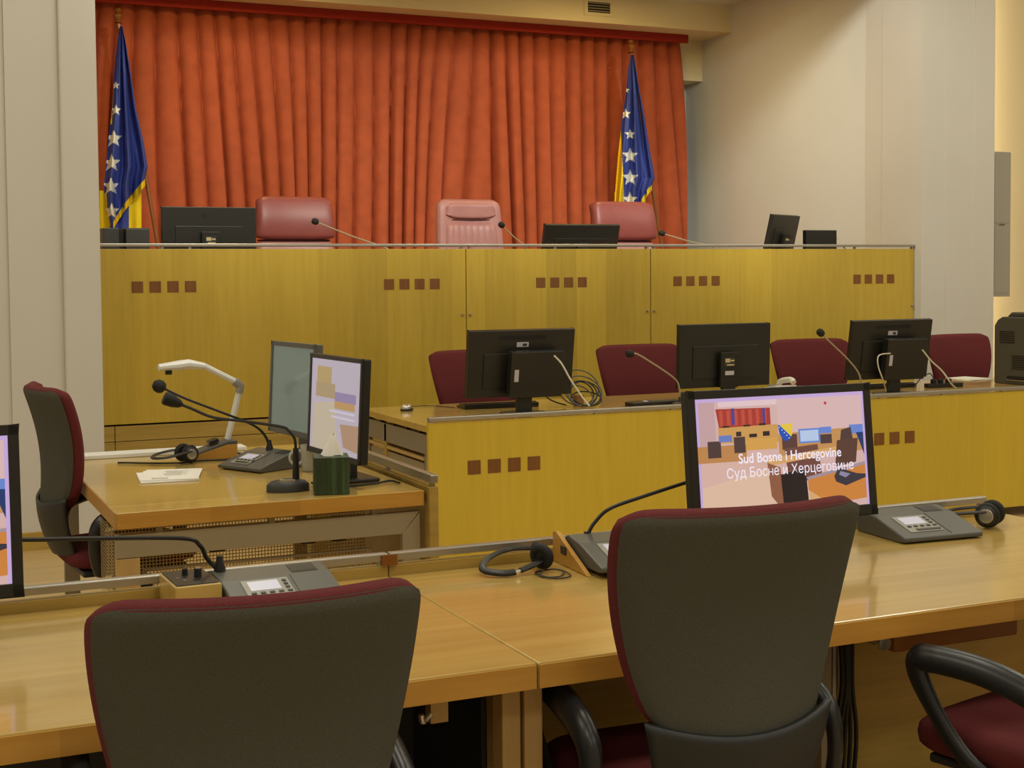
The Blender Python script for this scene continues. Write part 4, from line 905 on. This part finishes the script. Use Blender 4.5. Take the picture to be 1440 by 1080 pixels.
# flat console left of the middle monitor, telephone, papers
p = pZ(925, 571, .751)
t = thing('flat_console', 'flat black bench console with small display under the silver microphone', 'console', (p.x, p.y+.06, .751), radians(3))
pts = [(-.17, -.06), (.17, -.06), (.17, .06), (-.10, .06)] + [(-.10-.075*sin(a), .06-.06*(1-cos(a))*1.0) for a in (.5, 1.0, 1.4)]
M().prism(pts, 0, .025).ob('body', 'black_plastic', t, bevel=.004)
M().box(-.02, .15, -.03, .03, .025, .027).ob('top_plate', 'unit_grey', t); M().box(-.06, -.04, -.02, .01, .025, .0275).ob('display', 'lcd', t)
p = pY(1096, 535, 7.15)
t = thing('telephone', 'white desk telephone beside the middle bench monitor', 'telephone', (p.x, p.y, .751), radians(175))
M().prism([(-.08, 0), (.08, 0), (.08, .055), (-.08, .03)], -.075, .075, Matrix(((0, 0, 1, 0), (1, 0, 0, 0), (0, 1, 0, 0), (0, 0, 0, 1)))).ob('body', 'white_plastic', t, bevel=.004)
M().tube(smooth([(-.05, -.09, .05), (-.05, -.06, .07), (-.05, .05, .085), (-.05, .085, .07)], 5), .018, 10).ob('handset', 'white_plastic', t, smooth=True)
for k in range(9): M().box(.0+(k % 3)*.022, .014+(k % 3)*.022, -.045+(k//3)*.025, -.03+(k//3)*.025, .04, .052).ob('key', 'unit_light', t)
p = pZ(1385, 534, .751)
t = thing('loose_papers', 'few loose white papers on the clerks bench beside the printer', 'paper', (p.x-.05, p.y+.08, .751))
for k in range(3): M().box(-.12, .09, -.12, .12, .0025*k, .0025*k+.002, T(.01*k, .01*k, 0)@Rz(.15*k-.1)).ob('sheet', 'white_paper', t)
# printer
pa = pY(1398, 500, 7.12)
t = thing('printer', 'dark grey laser printer standing on the end of the clerks bench', 'printer', (pa.x+.23, 6.90, .751), radians(-90))
PX = Matrix(((1, 0, 0, 0), (0, 0, 1, 0), (0, 1, 0, 0), (0, 0, 0, 1)))
M().prism([(-.22, .0), (.22, 0), (.22, .44), (-.15, .44), (-.19, .42), (-.22, .38)], -.23, .23, PX).ob('body', 'printer_grey', t, bevel=.006)
M().prism([(-.16, .44), (.2, .44), (.2, .47), (-.12, .47)], -.18, .18, PX).ob('top_cover', 'printer_grey', t, bevel=.008)
for k in range(6): M().box(-.17, -.04, -.233, -.23, .27+k*.014, .276+k*.014).ob('vent_slit', 'black_matte', t)
for k in range(7): M().box(-.06, .08, -.233, -.23, .10+k*.014, .106+k*.014).ob('vent_slit', 'black_matte', t)
M().box(-.10, .16, -.233, -.23, .03, .055).ob('tray_slot', 'black_matte', t); M().box(-.10, .16, -.238, -.23, .026, .030).ob('tray_lip', 'silver', t)
# ------------------------------------------------------------------ boxes on the judges bench
pa, pb = pY(147, 320, 9.2), pY(211, 320, 9.2)
t = thing('desktop_computer', 'dark grey computer box standing before the flag at the cream pilaster', 'computer', ((pa.x+pb.x)/2, 9.32, 1.531), group='computer boxes on the judges bench')
hw_ = (pb.x-pa.x)/2; hz = pa.z-1.531
M().box(-hw_, -hw_*.3, -.06, .2, 0, hz).box(-hw_*.05, hw_, -.1, .2, 0, hz-.006).ob('body', 'unit_dark', t, bevel=.004)
M().box(-hw_*.3, -hw_*.05, -.04, .2, 0, hz-.01).ob('recess', 'black_matte', t)
M().box(-hw_*.05, hw_, -.1, .2, hz-.006, hz-.001).ob('lid', 'unit_grey', t)
pa, pb = pY(1136, 324, 9.2), pY(1179, 324, 9.2)
t = thing('desktop_computer', 'small black computer box with rear plugs at the bench end by the niche wall', 'computer', ((pa.x+pb.x)/2, 9.32, 1.531), group='computer boxes on the judges bench')
hw_ = (pb.x-pa.x)/2; hz = pa.z-1.531
M().box(-hw_, hw_, -.1, -.05, 0, hz).ob('body', 'black_plastic', t, bevel=.004)
M().box(-hw_, hw_, -.1, -.05, hz, hz+.004).ob('lid', 'unit_grey', t)
for z in (.55, .75): M().box(hw_, hw_+.03, -.06, -.04, hz*z, hz*z+.015).ob('plug', 'black_matte', t)
M().tube(smooth([(hw_+.03, -.05, hz*.6), (hw_+.09, -.05, hz*.58), (hw_+.13, -.05, hz*.45), (hw_+.15, -.04, .01)], 6), .004, 6).ob('cord', 'cable_black', t, smooth=True)
